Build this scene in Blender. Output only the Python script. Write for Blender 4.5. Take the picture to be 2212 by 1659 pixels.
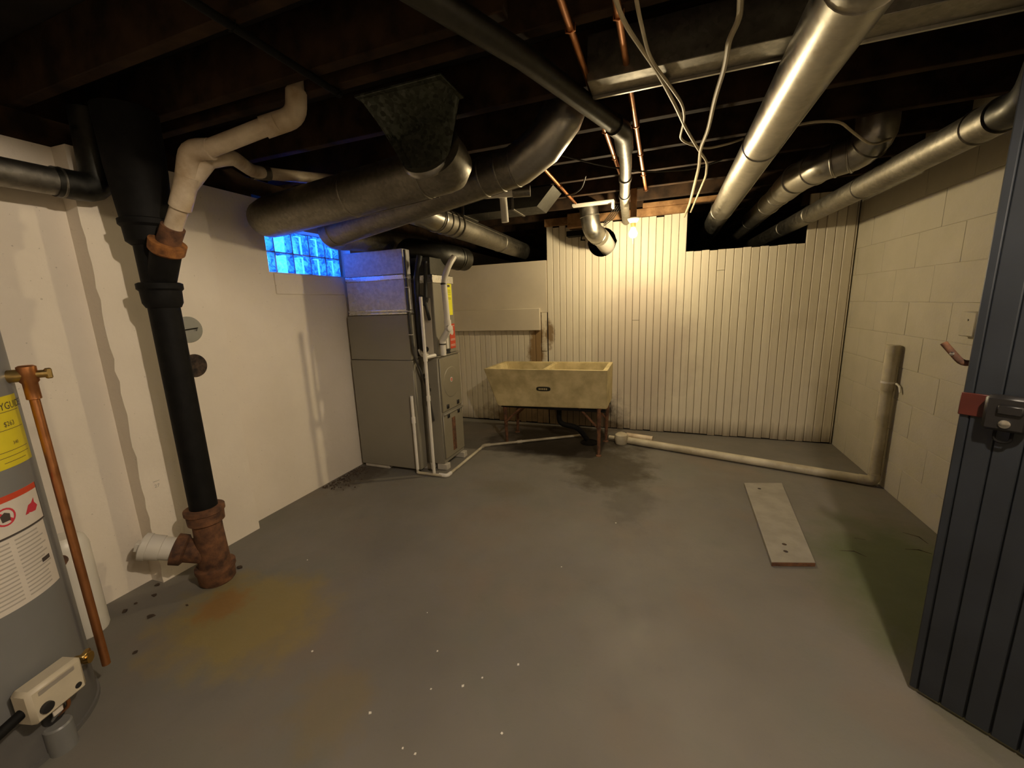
import bpy, bmesh, math, random
from mathutils import Vector, Matrix
random.seed(7)
for o in list(bpy.data.objects): bpy.data.objects.remove(o)
scene = bpy.context.scene
COL = scene.collection

# ------------------------------------------------------------------ camera
IW, IH, FPX = 2212.0, 1659.0, 870.0
PT, YW, RL, CH = .1945, -.359, -.036, 1.29
FW = Vector((math.sin(YW)*math.cos(PT), math.cos(YW)*math.cos(PT), -math.sin(PT)))
_r = Vector((math.cos(YW), -math.sin(YW), 0)); _u = _r.cross(FW)
RT = _r*math.cos(RL)+_u*math.sin(RL); UP = -_r*math.sin(RL)+_u*math.cos(RL)
CAM = Vector((0, 0, CH))
cd = bpy.data.cameras.new('camera'); cam = bpy.data.objects.new('camera', cd); COL.objects.link(cam)
cd.sensor_fit = 'HORIZONTAL'; cd.sensor_width = 36; cd.lens = FPX*36/IW; cd.clip_start = .02; cd.clip_end = 60
cam.matrix_world = Matrix(((RT.x, UP.x, -FW.x, 0), (RT.y, UP.y, -FW.y, 0), (RT.z, UP.z, -FW.z, CH), (0, 0, 0, 1)))
scene.camera = cam
# ------------------------------------------------------------------ sky, exposure
w = bpy.data.worlds.new('sky'); scene.world = w; w.use_nodes = True
bg = w.node_tree.nodes['Background']; bg.inputs[0].default_value = (.022, .165, 1, 1); bg.inputs[1].default_value = 16
vs = scene.view_settings
vs.view_transform = 'Standard'; vs.look = 'None'; vs.exposure = .4; vs.gamma = 1; vs.use_curve_mapping = False
LAMP_BACK, LAMP_A, LAMP_B = 32.0, 84.0, 14.0
WARM_BACK, WARM = (1, .80, .48), (1, .83, .63)

# ------------------------------------------------------------------ pixel -> place
def ray(p): return FW+RT*((p[0]-IW/2)/FPX)+UP*((IH/2-p[1])/FPX)
def PZ(x, y, z=0.): d = ray((x, y)); return CAM+d*((z-CH)/d.z)
def PX(x, y, X): d = ray((x, y)); return CAM+d*(X/d.x)
def PY(x, y, Y): d = ray((x, y)); return CAM+d*(Y/d.y)

# ------------------------------------------------------------------ materials
class NT:
    def __init__(s, m):
        s.t = m.node_tree; s.n = s.t.nodes; s.l = s.t.links; s.b = s.n['Principled BSDF']
        g = s.n.new('ShaderNodeNewGeometry'); s.pos = g.outputs['Position']
    def noise(s, scale, detail=4, rough=.55, vec=None, dist=0):
        n = s.n.new('ShaderNodeTexNoise'); n.inputs['Scale'].default_value = scale; n.inputs['Detail'].default_value = detail
        n.inputs['Roughness'].default_value = rough; n.inputs['Distortion'].default_value = dist
        s.l.new(vec or s.pos, n.inputs['Vector']); return n.outputs['Fac']
    def vor(s, scale, vec=None):
        n = s.n.new('ShaderNodeTexVoronoi'); n.inputs['Scale'].default_value = scale; s.l.new(vec or s.pos, n.inputs['Vector'])
        g = s.n.new('ShaderNodeRGBToBW'); s.l.new(n.outputs['Color'], g.inputs[0]); return g.outputs[0]
    def ramp(s, f, a, b, ca=(0, 0, 0), cb=(1, 1, 1)):
        n = s.n.new('ShaderNodeValToRGB'); e = n.color_ramp.elements
        e[0].position = a; e[0].color = (*ca, 1); e[1].position = b; e[1].color = (*cb, 1)
        s.l.new(f, n.inputs[0]); return n.outputs[0]
    def mix(s, f, a, b, mode='MIX'):
        n = s.n.new('ShaderNodeMix'); n.data_type = 'RGBA'; n.blend_type = mode
        for v, i in ((f, 0), (a, 6), (b, 7)):
            if isinstance(v, (int, float)): n.inputs[i].default_value = v
            elif isinstance(v, tuple): n.inputs[i].default_value = (*v, 1)
            else: s.l.new(v, n.inputs[i])
        return n.outputs[2]
    def math(s, op, a, b=0., c=0.):
        n = s.n.new('ShaderNodeMath'); n.operation = op; n.use_clamp = False
        for i, v in enumerate((a, b, c)):
            if isinstance(v, (int, float)): n.inputs[i].default_value = v
            else: s.l.new(v, n.inputs[i])
        return n.outputs[0]
    def blob(s, c, r, scale=6, wob=.5, stretch=(1, 1, 1)):
        """1 inside a ragged patch round point c, 0 outside"""
        m = s.n.new('ShaderNodeMapping'); m.vector_type = 'POINT'
        m.inputs['Location'].default_value = [-c[i]*stretch[i] for i in range(3)]; m.inputs['Scale'].default_value = stretch
        s.l.new(s.pos, m.inputs[0])
        l = s.n.new('ShaderNodeVectorMath'); l.operation = 'LENGTH'; s.l.new(m.outputs[0], l.inputs[0])
        nz = s.noise(scale, 5, .6)
        d = s.math('ADD', l.outputs['Value'], s.math('MULTIPLY', s.math('SUBTRACT', nz, .5), wob*r*2))
        return s.ramp(d, r*.55, r, (1, 1, 1), (0, 0, 0))
    def bump(s, f, strength=.2, dist=.01):
        n = s.n.new('ShaderNodeBump'); n.inputs['Strength'].default_value = strength; n.inputs['Distance'].default_value = dist
        s.l.new(f, n.inputs['Height']); s.l.new(n.outputs[0], s.b.inputs['Normal'])
    def col(s, c):
        if isinstance(c, tuple): s.b.inputs['Base Color'].default_value = (*c, 1)
        else: s.l.new(c, s.b.inputs['Base Color'])
    def set(s, **k):
        for a, v in k.items(): s.b.inputs[a.replace('_', ' ')].default_value = v
M = {}
def mk(name):
    m = bpy.data.materials.new(name); m.use_nodes = True; M[name] = m; return NT(m)
def simple(name, c, rough=.6, metal=0, var=.25, scale=18, bump=.08, c2=None, spec=.5):
    t = mk(name); n = t.noise(scale, 5)
    d = c2 or tuple(x*(1-var) for x in c)
    t.col(t.mix(t.ramp(n, .35, .65), d, tuple(min(1, x*(1+var*.35)) for x in c)))
    t.set(Roughness=rough, Metallic=metal); t.b.inputs['Specular IOR Level'].default_value = spec
    if bump: t.bump(n, bump)
    return t

t = mk('floor_paint')
big = t.noise(1.3, 3); fine = t.noise(34, 6, .65); mid = t.noise(6, 5, .6)
c = t.mix(t.ramp(big, .35, .68), (.152, .140, .120), (.200, .183, .156))
c = t.mix(t.math('MULTIPLY', t.ramp(t.noise(2.1, 4), .52, .72), .5), c, (.165, .16, .148))
c = t.mix(t.math('MULTIPLY', t.ramp(t.noise(1.7, 3), .5, .66), .55), c, (.19, .15, .112))
c = t.mix(t.math('MULTIPLY', t.ramp(t.noise(2.6, 3, .5, None, .5), .52, .68), .5), c, (.15, .15, .125))
c = t.mix(t.math('MULTIPLY', t.ramp(fine, .62, .8), .35), c, (.11, .10, .085))
c = t.mix(t.math('MULTIPLY', t.ramp(mid, .60, .78), .25), c, (.13, .118, .10))
c = t.mix(t.math('MULTIPLY', t.blob((-1.66, 1.02, 0), .34, 8, .5, (.8, 1, 1)), .75), c, (.25, .19, .06))
c = t.mix(t.math('MULTIPLY', t.blob((-1.83, 1.03, 0), .13, 16, .7), .6), c, (.24, .11, .03))
c = t.mix(t.math('MULTIPLY', t.blob((-1.0, .82, 0), .18, 8, .7), .35), c, (.21, .15, .05))
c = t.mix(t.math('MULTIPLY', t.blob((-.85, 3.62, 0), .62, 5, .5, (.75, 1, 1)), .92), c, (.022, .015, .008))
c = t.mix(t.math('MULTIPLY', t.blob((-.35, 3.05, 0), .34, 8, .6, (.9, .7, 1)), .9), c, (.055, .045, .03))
c = t.mix(t.math('MULTIPLY', t.blob((-.16, 2.55, 0), .26, 9, .8, (1.4, .75, 1)), .7), c, (.105, .095, .078))
c = t.mix(t.math('MULTIPLY', t.blob((1.16, 2.0, 0), .62, 5, .35, (1.25, .72, 1)), .85), c, (.085, .105, .045))  # broad darker green area beside the right wall
c = t.mix(t.math('MULTIPLY', t.blob((-1.0, 2.5, 0), .2, 12, .8, (.8, 1.3, 1)), .35), c, (.12, .10, .06))
c = t.mix(t.math('MULTIPLY', t.blob((-2.2, 2.45, 0), .3, 14, .7, (1.6, .8, 1)), .7), c, (.06, .045, .03))
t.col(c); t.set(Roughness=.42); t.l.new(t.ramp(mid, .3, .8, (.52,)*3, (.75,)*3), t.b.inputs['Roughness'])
t.b.inputs['Specular IOR Level'].default_value = .35
t.bump(t.math('ADD', t.math('MULTIPLY', fine, .5), mid), .22, .012)

t = mk('plaster_paint')
n1 = t.noise(3, 5, .6); n2 = t.noise(40, 6, .7)
c = t.mix(t.ramp(n1, .3, .7), (.72, .645, .54), (.78, .705, .60))
c = t.mix(t.math('MULTIPLY', t.ramp(t.noise(70, 2), .72, .76), .5), c, (.30, .26, .2))
t.col(c); t.set(Roughness=.7); t.bump(t.math('ADD', n1, t.math('MULTIPLY', n2, .25)), .35, .02)
t = mk('block_paint')
n1 = t.noise(5, 5, .6); n2 = t.noise(60, 6, .75)
c = t.mix(t.ramp(n1, .3, .7), (.43, .395, .30), (.48, .44, .345))
c = t.mix(t.math('MULTIPLY', t.ramp(t.noise(26, 3), .72, .78), .45), c, (.28, .24, .17))
t.col(c); t.set(Roughness=.72); t.bump(t.math('ADD', n1, n2), .22, .012)
t = mk('board_paint')
oi = t.n.new('ShaderNodeObjectInfo')
mp = t.n.new('ShaderNodeMapping'); mp.inputs['Scale'].default_value = (38, 38, 1.6); t.l.new(t.pos, mp.inputs[0])
gr = t.noise(1, 5, .6, mp.outputs[0]); n1 = t.noise(4, 5)
c = t.mix(oi.outputs['Random'], (.64, .575, .445), (.72, .655, .52))
c = t.mix(t.math('MULTIPLY', t.ramp(gr, .5, .75), .25), c, (.40, .33, .24))
c = t.mix(t.math('MULTIPLY', t.ramp(t.noise(2.3, 5, .6), .56, .75), .35), c, (.46, .39, .30))
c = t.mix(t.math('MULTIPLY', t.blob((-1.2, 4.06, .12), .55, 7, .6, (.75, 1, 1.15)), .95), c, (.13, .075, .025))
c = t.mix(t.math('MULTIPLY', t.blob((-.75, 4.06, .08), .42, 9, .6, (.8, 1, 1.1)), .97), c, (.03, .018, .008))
c = t.mix(t.math('MULTIPLY', t.blob((-1.24, 4.06, .85), .28, 10, .8, (2.6, 1, .75)), .9), c, (.22, .12, .03))
c = t.mix(t.math('MULTIPLY', t.blob((-1.09, 4.06, .98), .14, 14, .8, (2.4, 1, .9)), .85), c, (.20, .11, .03))
c = t.mix(t.math('MULTIPLY', t.blob((-.2, 4.06, .85), .55, 3.5, .6, (1, 1, .7)), .5), c, (.44, .36, .30))
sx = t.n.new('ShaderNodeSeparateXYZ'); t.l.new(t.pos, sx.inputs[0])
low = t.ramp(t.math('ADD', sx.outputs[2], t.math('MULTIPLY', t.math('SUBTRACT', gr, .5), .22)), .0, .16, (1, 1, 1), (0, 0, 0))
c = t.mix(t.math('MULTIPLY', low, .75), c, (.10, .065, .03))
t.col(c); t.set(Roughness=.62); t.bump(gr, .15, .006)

def metal(name, c, rough, spangle=.12, dirt=.35, dirtc=(.12, .10, .075)):
    t = mk(name); v = t.vor(70); n = t.noise(5, 5, .6); n2 = t.noise(30, 4)
    c1 = t.mix(spangle, c, v, 'MULTIPLY')
    c1 = t.mix(t.math('MULTIPLY', t.ramp(n, .4, .75), dirt), c1, dirtc)
    t.col(c1); t.set(Metallic=1.0)
    t.l.new(t.ramp(n2, .3, .7, (rough-.06,)*3, (rough+.1,)*3), t.b.inputs['Roughness']); t.bump(n, .06, .01)
metal('galvanized', (.46, .445, .40), .34)
metal('galvanized_dull', (.31, .29, .245), .46, .3, .5, (.10, .085, .06))
metal('galvanized_mottled', (.15, .16, .13), .55, .75, .5, (.07, .08, .05))
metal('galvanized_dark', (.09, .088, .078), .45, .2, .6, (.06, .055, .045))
metal('foil', (.75, .75, .74), .24, .05, .1)
metal('copper', (.62, .27, .11), .38, .0, .6, (.20, .075, .03))
metal('chrome', (.7, .7, .68), .2, 0, .1)
metal('brass', (.55, .38, .14), .35, 0, .5)
simple('duct_wrap', (.55, .53, .50), .55, 0, .2, 40, .4)
simple('cast_iron', (.006, .0055, .005), .7, 0, .4, 25, .2, None, .18)
simple('rust', (.16, .07, .03), .85, 0, .5, 22, .5, (.055, .025, .014))
simple('rust_bright', (.30, .12, .03), .85, 0, .5, 30, .5, (.13, .05, .015))
t = simple('pvc', (.70, .66, .58), .38, 0, .06, 8, .02)
simple('pvc_old', (.62, .53, .40), .45, 0, .3, 9, .05, (.40, .30, .19))
simple('pvc_floor', (.52, .47, .35), .5, 0, .3, 7, .05, (.36, .31, .215))
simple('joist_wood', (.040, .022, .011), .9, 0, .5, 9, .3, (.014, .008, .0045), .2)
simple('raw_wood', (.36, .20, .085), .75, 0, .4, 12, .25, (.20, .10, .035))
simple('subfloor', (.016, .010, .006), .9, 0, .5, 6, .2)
simple('furnace_grey', (.22, .20, .155), .45, 0, .06, 3, .02)
simple('furnace_panel', (.22, .195, .14), .42, 0, .08, 4, .02)
simple('black_rubber', (.012, .012, .012), .6, 0, .2, 20, .1)
simple('black_plastic', (.014, .013, .013), .4, 0, .1, 20, .05)
simple('tub_concrete', (.56, .46, .24), .8, 0, .3, 9, .35, (.42, .34, .165))
simple('heater_grey', (.165, .165, .16), .4, 0, .06, 5, .02)
simple('heater_dark', (.11, .105, .10), .5, 0, .1, 8, .03)
simple('valve_plastic', (.50, .44, .33), .45, 0, .08, 14, .03)
simple('label_white', (.58, .53, .47), .5, 0, .05, 20, 0)
simple('label_yellow', (.62, .52, .02), .5, 0, .05, 20, 0)
simple('tag_yellow', (.85, .80, .02), .5, 0, .05, 20, 0)
simple('label_red', (.52, .055, .02), .5, 0, .08, 20, 0)
simple('print_dark', (.05, .04, .035), .6, 0, 0, 10, 0)
simple('print_grey', (.36, .33, .29), .6, 0, 0, 10, 0)
simple('print_red', (.5, .03, .05), .6, 0, 0, 10, 0)
simple('door_paint', (.020, .0245, .031), .5, 0, .2, 7, .1)
simple('red_strap', (.075, .012, .006), .5, 0, .2, 10, .05)
simple('cable_cream', (.52, .45, .30), .55, 0, .2, 12, .05)
simple('cable_dark', (.03, .026, .02), .6, 0, .2, 12, .05)
simple('panel_paint', (.62, .55, .43), .6, 0, .08, 3, .05)
simple('plank_paint', (.30, .275, .225), .65, 0, .15, 12, .1)
simple('wall_disc', (.30, .295, .25), .6, 0, .12, 10, .05)
simple('soot', (.055, .035, .022), .9, 0, .7, 45, .6, (.012, .008, .006))
simple('flake', (.78, .74, .66), .6, 0, .05, 10, 0)
simple('crumb', (.06, .038, .022), .9, 0, .5, 30, .2)
simple('porcelain', (.75, .70, .6), .3, 0, .05, 8, 0)
simple('concrete_pale', (.45, .41, .34), .8, 0, .2, 14, .2)
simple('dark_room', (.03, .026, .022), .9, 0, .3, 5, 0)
# glass block: clear tinted glass over a frosted, rippled core
def glassmat(name, tint, frost, bumpy):
    m = bpy.data.materials.new(name); m.use_nodes = True; M[name] = m
    nt = m.node_tree; nt.nodes.clear(); N = nt.nodes.new
    out = N('ShaderNodeOutputMaterial'); tr = N('ShaderNodeBsdfTransparent'); tr.inputs[0].default_value = (*tint, 1)
    tl = N('ShaderNodeBsdfTranslucent'); tl.inputs[0].default_value = (.62, .80, .95, 1)
    gl = N('ShaderNodeBsdfGlossy'); gl.inputs['Roughness'].default_value = .12; gl.inputs[0].default_value = (.8, .85, .9, 1)
    tc = N('ShaderNodeNewGeometry'); ns = N('ShaderNodeTexNoise'); ns.inputs['Scale'].default_value = 26; ns.inputs['Detail'].default_value = 3
    ns.inputs['Distortion'].default_value = 1.5; nt.links.new(tc.outputs['Position'], ns.inputs['Vector'])
    bp = N('ShaderNodeBump'); bp.inputs['Strength'].default_value = bumpy; bp.inputs['Distance'].default_value = .02
    nt.links.new(ns.outputs['Fac'], bp.inputs['Height']); nt.links.new(bp.outputs[0], gl.inputs['Normal']); nt.links.new(bp.outputs[0], tl.inputs['Normal'])
    rp = N('ShaderNodeValToRGB'); rp.color_ramp.elements[0].position = .40; rp.color_ramp.elements[1].position = .60
    rp.color_ramp.elements[0].color = (frost-.25,)*3+(1,); rp.color_ramp.elements[1].color = (min(1, frost+.3),)*3+(1,)
    nt.links.new(ns.outputs['Fac'], rp.inputs[0])
    m1 = N('ShaderNodeMixShader'); nt.links.new(rp.outputs[0], m1.inputs[0]); nt.links.new(tr.outputs[0], m1.inputs[1]); nt.links.new(tl.outputs[0], m1.inputs[2])
    fr = N('ShaderNodeFresnel'); fr.inputs[0].default_value = 1.45
    m2 = N('ShaderNodeMixShader'); nt.links.new(fr.outputs[0], m2.inputs[0]); nt.links.new(m1.outputs[0], m2.inputs[1]); nt.links.new(gl.outputs[0], m2.inputs[2])
    nt.links.new(m2.outputs[0], out.inputs[0])
glassmat('glass_block', (.80, .86, 1), .45, .8)
def lampmat(name, colr, watts, area):
    m = bpy.data.materials.new(name); m.use_nodes = True; M[name] = m
    b = m.node_tree.nodes['Principled BSDF']; b.inputs['Base Color'].default_value = (.8, .8, .8, 1)
    b.inputs['Emission Color'].default_value = (*colr, 1); b.inputs['Emission Strength'].default_value = watts/(math.pi*area)

# ------------------------------------------------------------------ mesh building
class MB:
    def __init__(s): s.v = []; s.f = []
    def add(s, v, f):
        k = len(s.v); s.v += [Vector(p) for p in v]; s.f += [[i+k for i in q] for q in f]; return s
    def box(s, a, b, bev=0., M4=None):
        bm = bmesh.new(); bmesh.ops.create_cube(bm, size=1)
        for q in bm.verts: q.co = Vector([(a[i]+b[i])/2+q.co[i]*(b[i]-a[i]) for i in range(3)])
        if bev: bmesh.ops.bevel(bm, geom=bm.edges[:], offset=bev, segments=1, affect='EDGES')
        bm.verts.index_update()
        vv = [(M4 @ q.co if M4 else q.co.copy()) for q in bm.verts]; ff = [[x.index for x in f.verts] for f in bm.faces]; bm.free()
        return s.add(vv, ff)
    def tube(s, path, r, seg=16, caps=True, squash=None):
        path = [Vector(p) for p in path]; n = len(path)
        R_ = r if isinstance(r, (list, tuple)) else [r]*n
        T = []
        for i in range(n):
            a = (path[i]-path[i-1]).normalized() if i else None
            b = (path[i+1]-path[i]).normalized() if i < n-1 else None
            T.append((a+b).normalized() if a and b else (a or b))
        up = Vector((0, 0, 1)) if abs(T[0].z) < .9 else Vector((1, 0, 0))
        nx = T[0].cross(up).normalized(); vs_, fs = [], []
        for i in range(n):
            nx = (nx-T[i]*nx.dot(T[i])).normalized(); ny = T[i].cross(nx)
            k = 1.
            if 0 < i < n-1:
                cs = (path[i]-path[i-1]).normalized().dot(T[i]); k = 1/max(cs, .5)
            bend = None
            if k > 1.001:
                bend = ((path[i+1]-path[i]).normalized()-(path[i]-path[i-1]).normalized()).normalized()
            for j in range(seg):
                a = 2*math.pi*j/seg; d = nx*math.cos(a)+ny*math.sin(a)
                if bend: d = d+bend*(d.dot(bend)*(k-1))
                vs_.append(path[i]+d*R_[i])
        for i in range(n-1):
            for j in range(seg):
                a, b = i*seg+j, i*seg+(j+1) % seg; fs.append([a, b, b+seg, a+seg])
        if caps: fs += [list(range(seg))[::-1], list(range((n-1)*seg, n*seg))]
        return s.add(vs_, fs)
    def lathe(s, o, ax, prof, seg=20):
        """prof: (distance along axis, radius)"""
        o, ax = Vector(o), Vector(ax).normalized()
        nx = ax.cross(Vector((0, 0, 1)) if abs(ax.z) < .9 else Vector((1, 0, 0))).normalized(); ny = ax.cross(nx)
        vs_ = [o+ax*h+(nx*math.cos(2*math.pi*j/seg)+ny*math.sin(2*math.pi*j/seg))*max(rr, 1e-4) for h, rr in prof for j in range(seg)]
        fs = []
        for i in range(len(prof)-1):
            for j in range(seg):
                a, b = i*seg+j, i*seg+(j+1) % seg; fs.append([a, b, b+seg, a+seg])
        fs += [list(range(seg))[::-1], list(range((len(prof)-1)*seg, len(prof)*seg))]
        return s.add(vs_, fs)
    def prism(s, poly, d):
        """poly: list of 3d points (flat), extruded by vector d"""
        n = len(poly); d = Vector(d); v = [Vector(p) for p in poly]
        return s.add(v+[p+d for p in v], [list(range(n))[::-1], list(range(n, 2*n))]+[[i, (i+1) % n, (i+1) % n+n, i+n] for i in range(n)])
def mesh(name, mb, mat, smooth=True, org=Vector((0, 0, 0))):
    me = bpy.data.meshes.new(name); me.from_pydata([tuple(p-org) for p in mb.v], [], mb.f)
    bm = bmesh.new(); bm.from_mesh(me); bmesh.ops.recalc_face_normals(bm, faces=bm.faces); bm.to_mesh(me); bm.free()
    me.materials.append(M[mat])
    if smooth:
        me.polygons.foreach_set('use_smooth', [True]*len(me.polygons)); me.set_sharp_from_angle(angle=math.radians(38))
    return me
def part(name, mb, mat, parent, label=None, smooth=True, kind=None):
    org = parent.matrix_world.translation.copy() if parent else Vector()
    p = parent; org = Vector()
    while p: org += p.location; p = p.parent
    o = bpy.data.objects.new(name, mesh(name, mb, mat, smooth, org)); COL.objects.link(o); o.parent = parent
    if label: o['label'] = label
    if kind: o['kind'] = kind
    return o
def thing(name, label, cat, loc, group=None, kind=None):
    o = bpy.data.objects.new(name, None); COL.objects.link(o); o.location = loc; o.empty_display_size = .05
    if label: o['label'] = label
    if cat: o['category'] = cat
    if group: o['group'] = group
    if kind: o['kind'] = kind
    return o
def solo(name, mb, mat, label, cat, group=None, kind=None, smooth=True):
    xs = [p.x for p in mb.v]; ys = [p.y for p in mb.v]; zs = [p.z for p in mb.v]
    loc = Vector(((min(xs)+max(xs))/2, (min(ys)+max(ys))/2, min(zs)))
    o = bpy.data.objects.new(name, mesh(name, mb, mat, smooth, loc)); COL.objects.link(o); o.location = loc
    if label: o['label'] = label
    if cat: o['category'] = cat
    if group: o['group'] = group
    if kind: o['kind'] = kind
    return o
def struct(name, mb, mat, label=None): return solo(name, mb, mat, label, None, None, 'structure')
def fillet(path, r, n=5):
    path = [Vector(p) for p in path]; out = [path[0]]
    for i in range(1, len(path)-1):
        a, b, c = path[i-1], path[i], path[i+1]
        u, v = (a-b), (c-b); rr = min(r, u.length*.48, v.length*.48)
        p, q = b+u.normalized()*rr, b+v.normalized()*rr
        for k in range(n+1):
            t = k/n; out.append(p*(1-t)**2+b*2*t*(1-t)+q*t*t)
    out.append(path[-1]); return out
def textmb(s, size, fn):
    cu = bpy.data.curves.new('t', 'FONT'); cu.body = s; cu.size = size; cu.align_x = 'CENTER'; cu.resolution_u = 2
    o = bpy.data.objects.new('t', cu); me = bpy.data.meshes.new_from_object(o)
    mb = MB().add([fn(v.co.x, v.co.y) for v in me.vertices], [list(p.vertices) for p in me.polygons])
    bpy.data.objects.remove(o); bpy.data.curves.remove(cu); bpy.data.meshes.remove(me); return mb

# ================================================================== THE SETTING
L, R, D, YB, YF, ZT = -2.36, 1.42, 4.08, -1.7, 7.6, 2.29
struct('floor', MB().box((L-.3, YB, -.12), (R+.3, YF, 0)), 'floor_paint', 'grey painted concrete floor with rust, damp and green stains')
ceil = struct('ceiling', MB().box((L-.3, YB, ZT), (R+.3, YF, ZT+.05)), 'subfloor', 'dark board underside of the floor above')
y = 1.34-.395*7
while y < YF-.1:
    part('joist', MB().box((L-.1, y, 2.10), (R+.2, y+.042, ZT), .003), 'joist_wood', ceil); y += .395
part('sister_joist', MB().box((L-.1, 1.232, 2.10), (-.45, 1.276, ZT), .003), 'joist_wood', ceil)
# left wall, with the window opening and gaps of daylight at the sill
WY0, WY1, WZ0, WZ1, WTOP = 1.965, 2.715, 1.55, 1.84, 1.985
mb = MB()
def wallgrid(mb, ys, zs, skip, x0, x1):
    for i in range(len(ys)-1):
        for j in range(len(zs)-1):
            if (i, j) not in skip: mb.box((x0, ys[i], zs[j]), (x1, ys[i+1], zs[j+1]))
wallgrid(mb, [YB, WY0, WY1, YF], [-.02, WZ0, WZ1, WTOP], {(1, 1)}, L-.2, L)
wl = struct('wall_left', mb, 'plaster_paint', 'white painted plaster foundation wall')
# pilaster with an uneven front edge
mb = MB(); prof = []
for k in range(40):
    z = -.01+k*(WTOP+.01)/39; wob = random.uniform(-.0045, .0045)
    prof.append([(L-.01, 1.045, z), (L+.088+wob, 1.05+wob*.7, z), (L+.088, 1.30, z), (L+.088, 1.565, z), (L-.01, 1.568, z)])
v = [p for q in prof for p in q]; f = []
for k in range(39):
    for j in range(4): a = k*5+j; f.append([a, a+1, a+6, a+5])
f += [[0, 1, 2, 3, 4], [39*5+i for i in range(5)]]
part('pilaster', mb.add(v, f), 'plaster_paint', wl, 'shallow plaster pilaster behind the black stack')
# cement patch lines under the window
part('sill_patch', MB().box((L-.004, 1.99, 1.41), (L+.006, 2.60, 1.545), .004), 'plaster_paint', wl)
# sill plate + rim board, with slits where daylight comes in
mb = MB().box((L-.2, YB, WTOP), (L-.02, 1.93, 2.10)).box((L-.2, 2.07, WTOP), (L-.02, YF, 2.10)).box((L-.2, 1.93, 2.008), (L-.02, 2.07, 2.10))
struct('trim_1', mb, 'joist_wood', 'dark timber sill plate on top of the white wall')
mb = MB().box((L-.2, YB, 2.10), (L-.12, YF, 2.118)).box((L-.2, YB, 2.118), (L-.12, 1.98, ZT)).box((L-.2, 2.28, 2.118), (L-.12, YF, ZT)).box((L-.2, 1.98, 2.135), (L-.12, 2.28, ZT))
struct('trim_2', mb, 'joist_wood', 'dark timber rim board at the joist ends')
struct('wall_front', MB().box((L-.2, YB-.1, -.1), (R+.3, YB, ZT+.1)), 'plaster_paint', 'painted wall behind the room')
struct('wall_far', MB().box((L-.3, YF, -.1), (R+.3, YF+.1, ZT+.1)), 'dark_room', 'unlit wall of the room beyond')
# right wall of painted blocks
wr = struct('wall_right', MB().box((R+.004, YB, -.02), (R+.2, YF, ZT+.1)), 'block_paint', 'cream painted concrete block wall')
bw, bh = .4064, .2032
src = None
for k in range(11):
    off = 0 if k % 2 else .2032
    n = 0
    yy = D-bw*9+off-.05
    while yy < D-.02:
        y1 = min(yy+bw-.0022, D-.003); z0 = k*bh+.001; z1 = min((k+1)*bh-.0022, 2.1)
        if y1-yy > .03 and y1 > -.2:
            b = MB().box((R+.001+random.uniform(-.0008, .0008), yy, z0), (R+.02, y1, z1), .0014)
            part('block', b, 'block_paint', wr)
        yy += bw
# back wall of vertical boards
XB0 = -1.11
nail = MB()
for z in (.25, .95, 1.55): nail.box((L, D+.022, z), (-.72 if z > 1.6 else R, D+.06, z+.09))
nail.box((XB0, D+.022, 2.03), (.18, D+.06, 2.10)).box((1.03, D+.022, 2.0), (R, D+.06, 2.10))
wb = struct('wall_back', nail, 'joist_wood', 'wall of cream painted vertical tongue-and-groove boards')
HX, HZ, HR = -.565, 1.843, .133
def arc(x, s):
    q = HR*HR-(x-HX)**2; return HZ+s*math.sqrt(max(q, 0))
pitch = .0645; x = XB0; i = 0
while x < R-.012:
    x1 = min(x+pitch-.0028, R-.004); top = 2.015+random.choice((0, .0, .012, .02, -.008))+(.045 if .0 < x < .18 else 0)
    bot = random.uniform(.004, .016)
    if .175 < x+.01 < 1.03: top = 1.698+random.uniform(-.004, .004)
    if x >= 1.03: top = 2.075
    dy = random.uniform(-.0015, .0015); yb = D+dy
    mb = MB()
    pieces = []
    if x < HX+HR and x1 > HX-HR:
        xs = [x+(x1-x)*k/6 for k in range(7)]
        pieces.append([(x, bot), (x1, bot)]+[(q, arc(q, -1)) for q in reversed(xs)])
        pieces.append([(q, arc(q, 1)) for q in xs]+[(x1, top), (x, top)])
    elif i in (13, 24):
        zc = 1.10 if i == 13 else 1.52
        pieces += [[(x, bot), (x1, bot), (x1, zc), (x, zc)], [(x, zc+.003), (x1, zc+.003), (x1, top), (x, top)]]
    else: pieces.append([(x, bot), (x1, bot), (x1, top), (x, top)])
    for pc in pieces:
        bv = .0042
        front = []
        for (a, b) in pc:
            front.append((min(max(a, x+bv), x1-bv), b))
        n = len(pc)
        v = [(a, yb, b) for a, b in front]+[(a, yb+bv, b) for a, b in pc]+[(a, yb+.018, b) for a, b in pc]
        f = [list(range(n))]+[[k, (k+1) % n, (k+1) % n+n, k+n] for k in range(n)]+[[k+n, (k+1) % n+n, (k+1) % n+2*n, k+2*n] for k in range(n)]+[list(range(2*n, 3*n))]
        mb.add(v, f)
    part('board', mb, 'board_paint', wb, smooth=False); x += pitch; i += 1
x = -2.345
while x < XB0-.01:
    x1 = min(x+pitch-.0028, XB0-.002)
    mb = MB().box((x, D+random.uniform(-.0015, .0015), random.uniform(.004, .02)), (x1, D+.018, 1.20), .004)
    part('board', mb, 'board_paint', wb, smooth=False); x += pitch
part('flat_panel', MB().box((-2.34, D-.012, 1.20), (XB0-.004, D+.012, 1.715), .002), 'panel_paint', wb, 'smooth cream sheet panel over the laundry tub')
part('ledger_board', MB().box((-2.34, D-.05, 1.02), (-1.182, D-.0125, 1.245), .004), 'panel_paint', wb, 'thick cream board along the foot of the sheet panel')
part('cover_strip', MB().box((-1.178, D-.006, .80), (-1.118, D-.0015, 1.245), .002), 'board_paint', wb)
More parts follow.
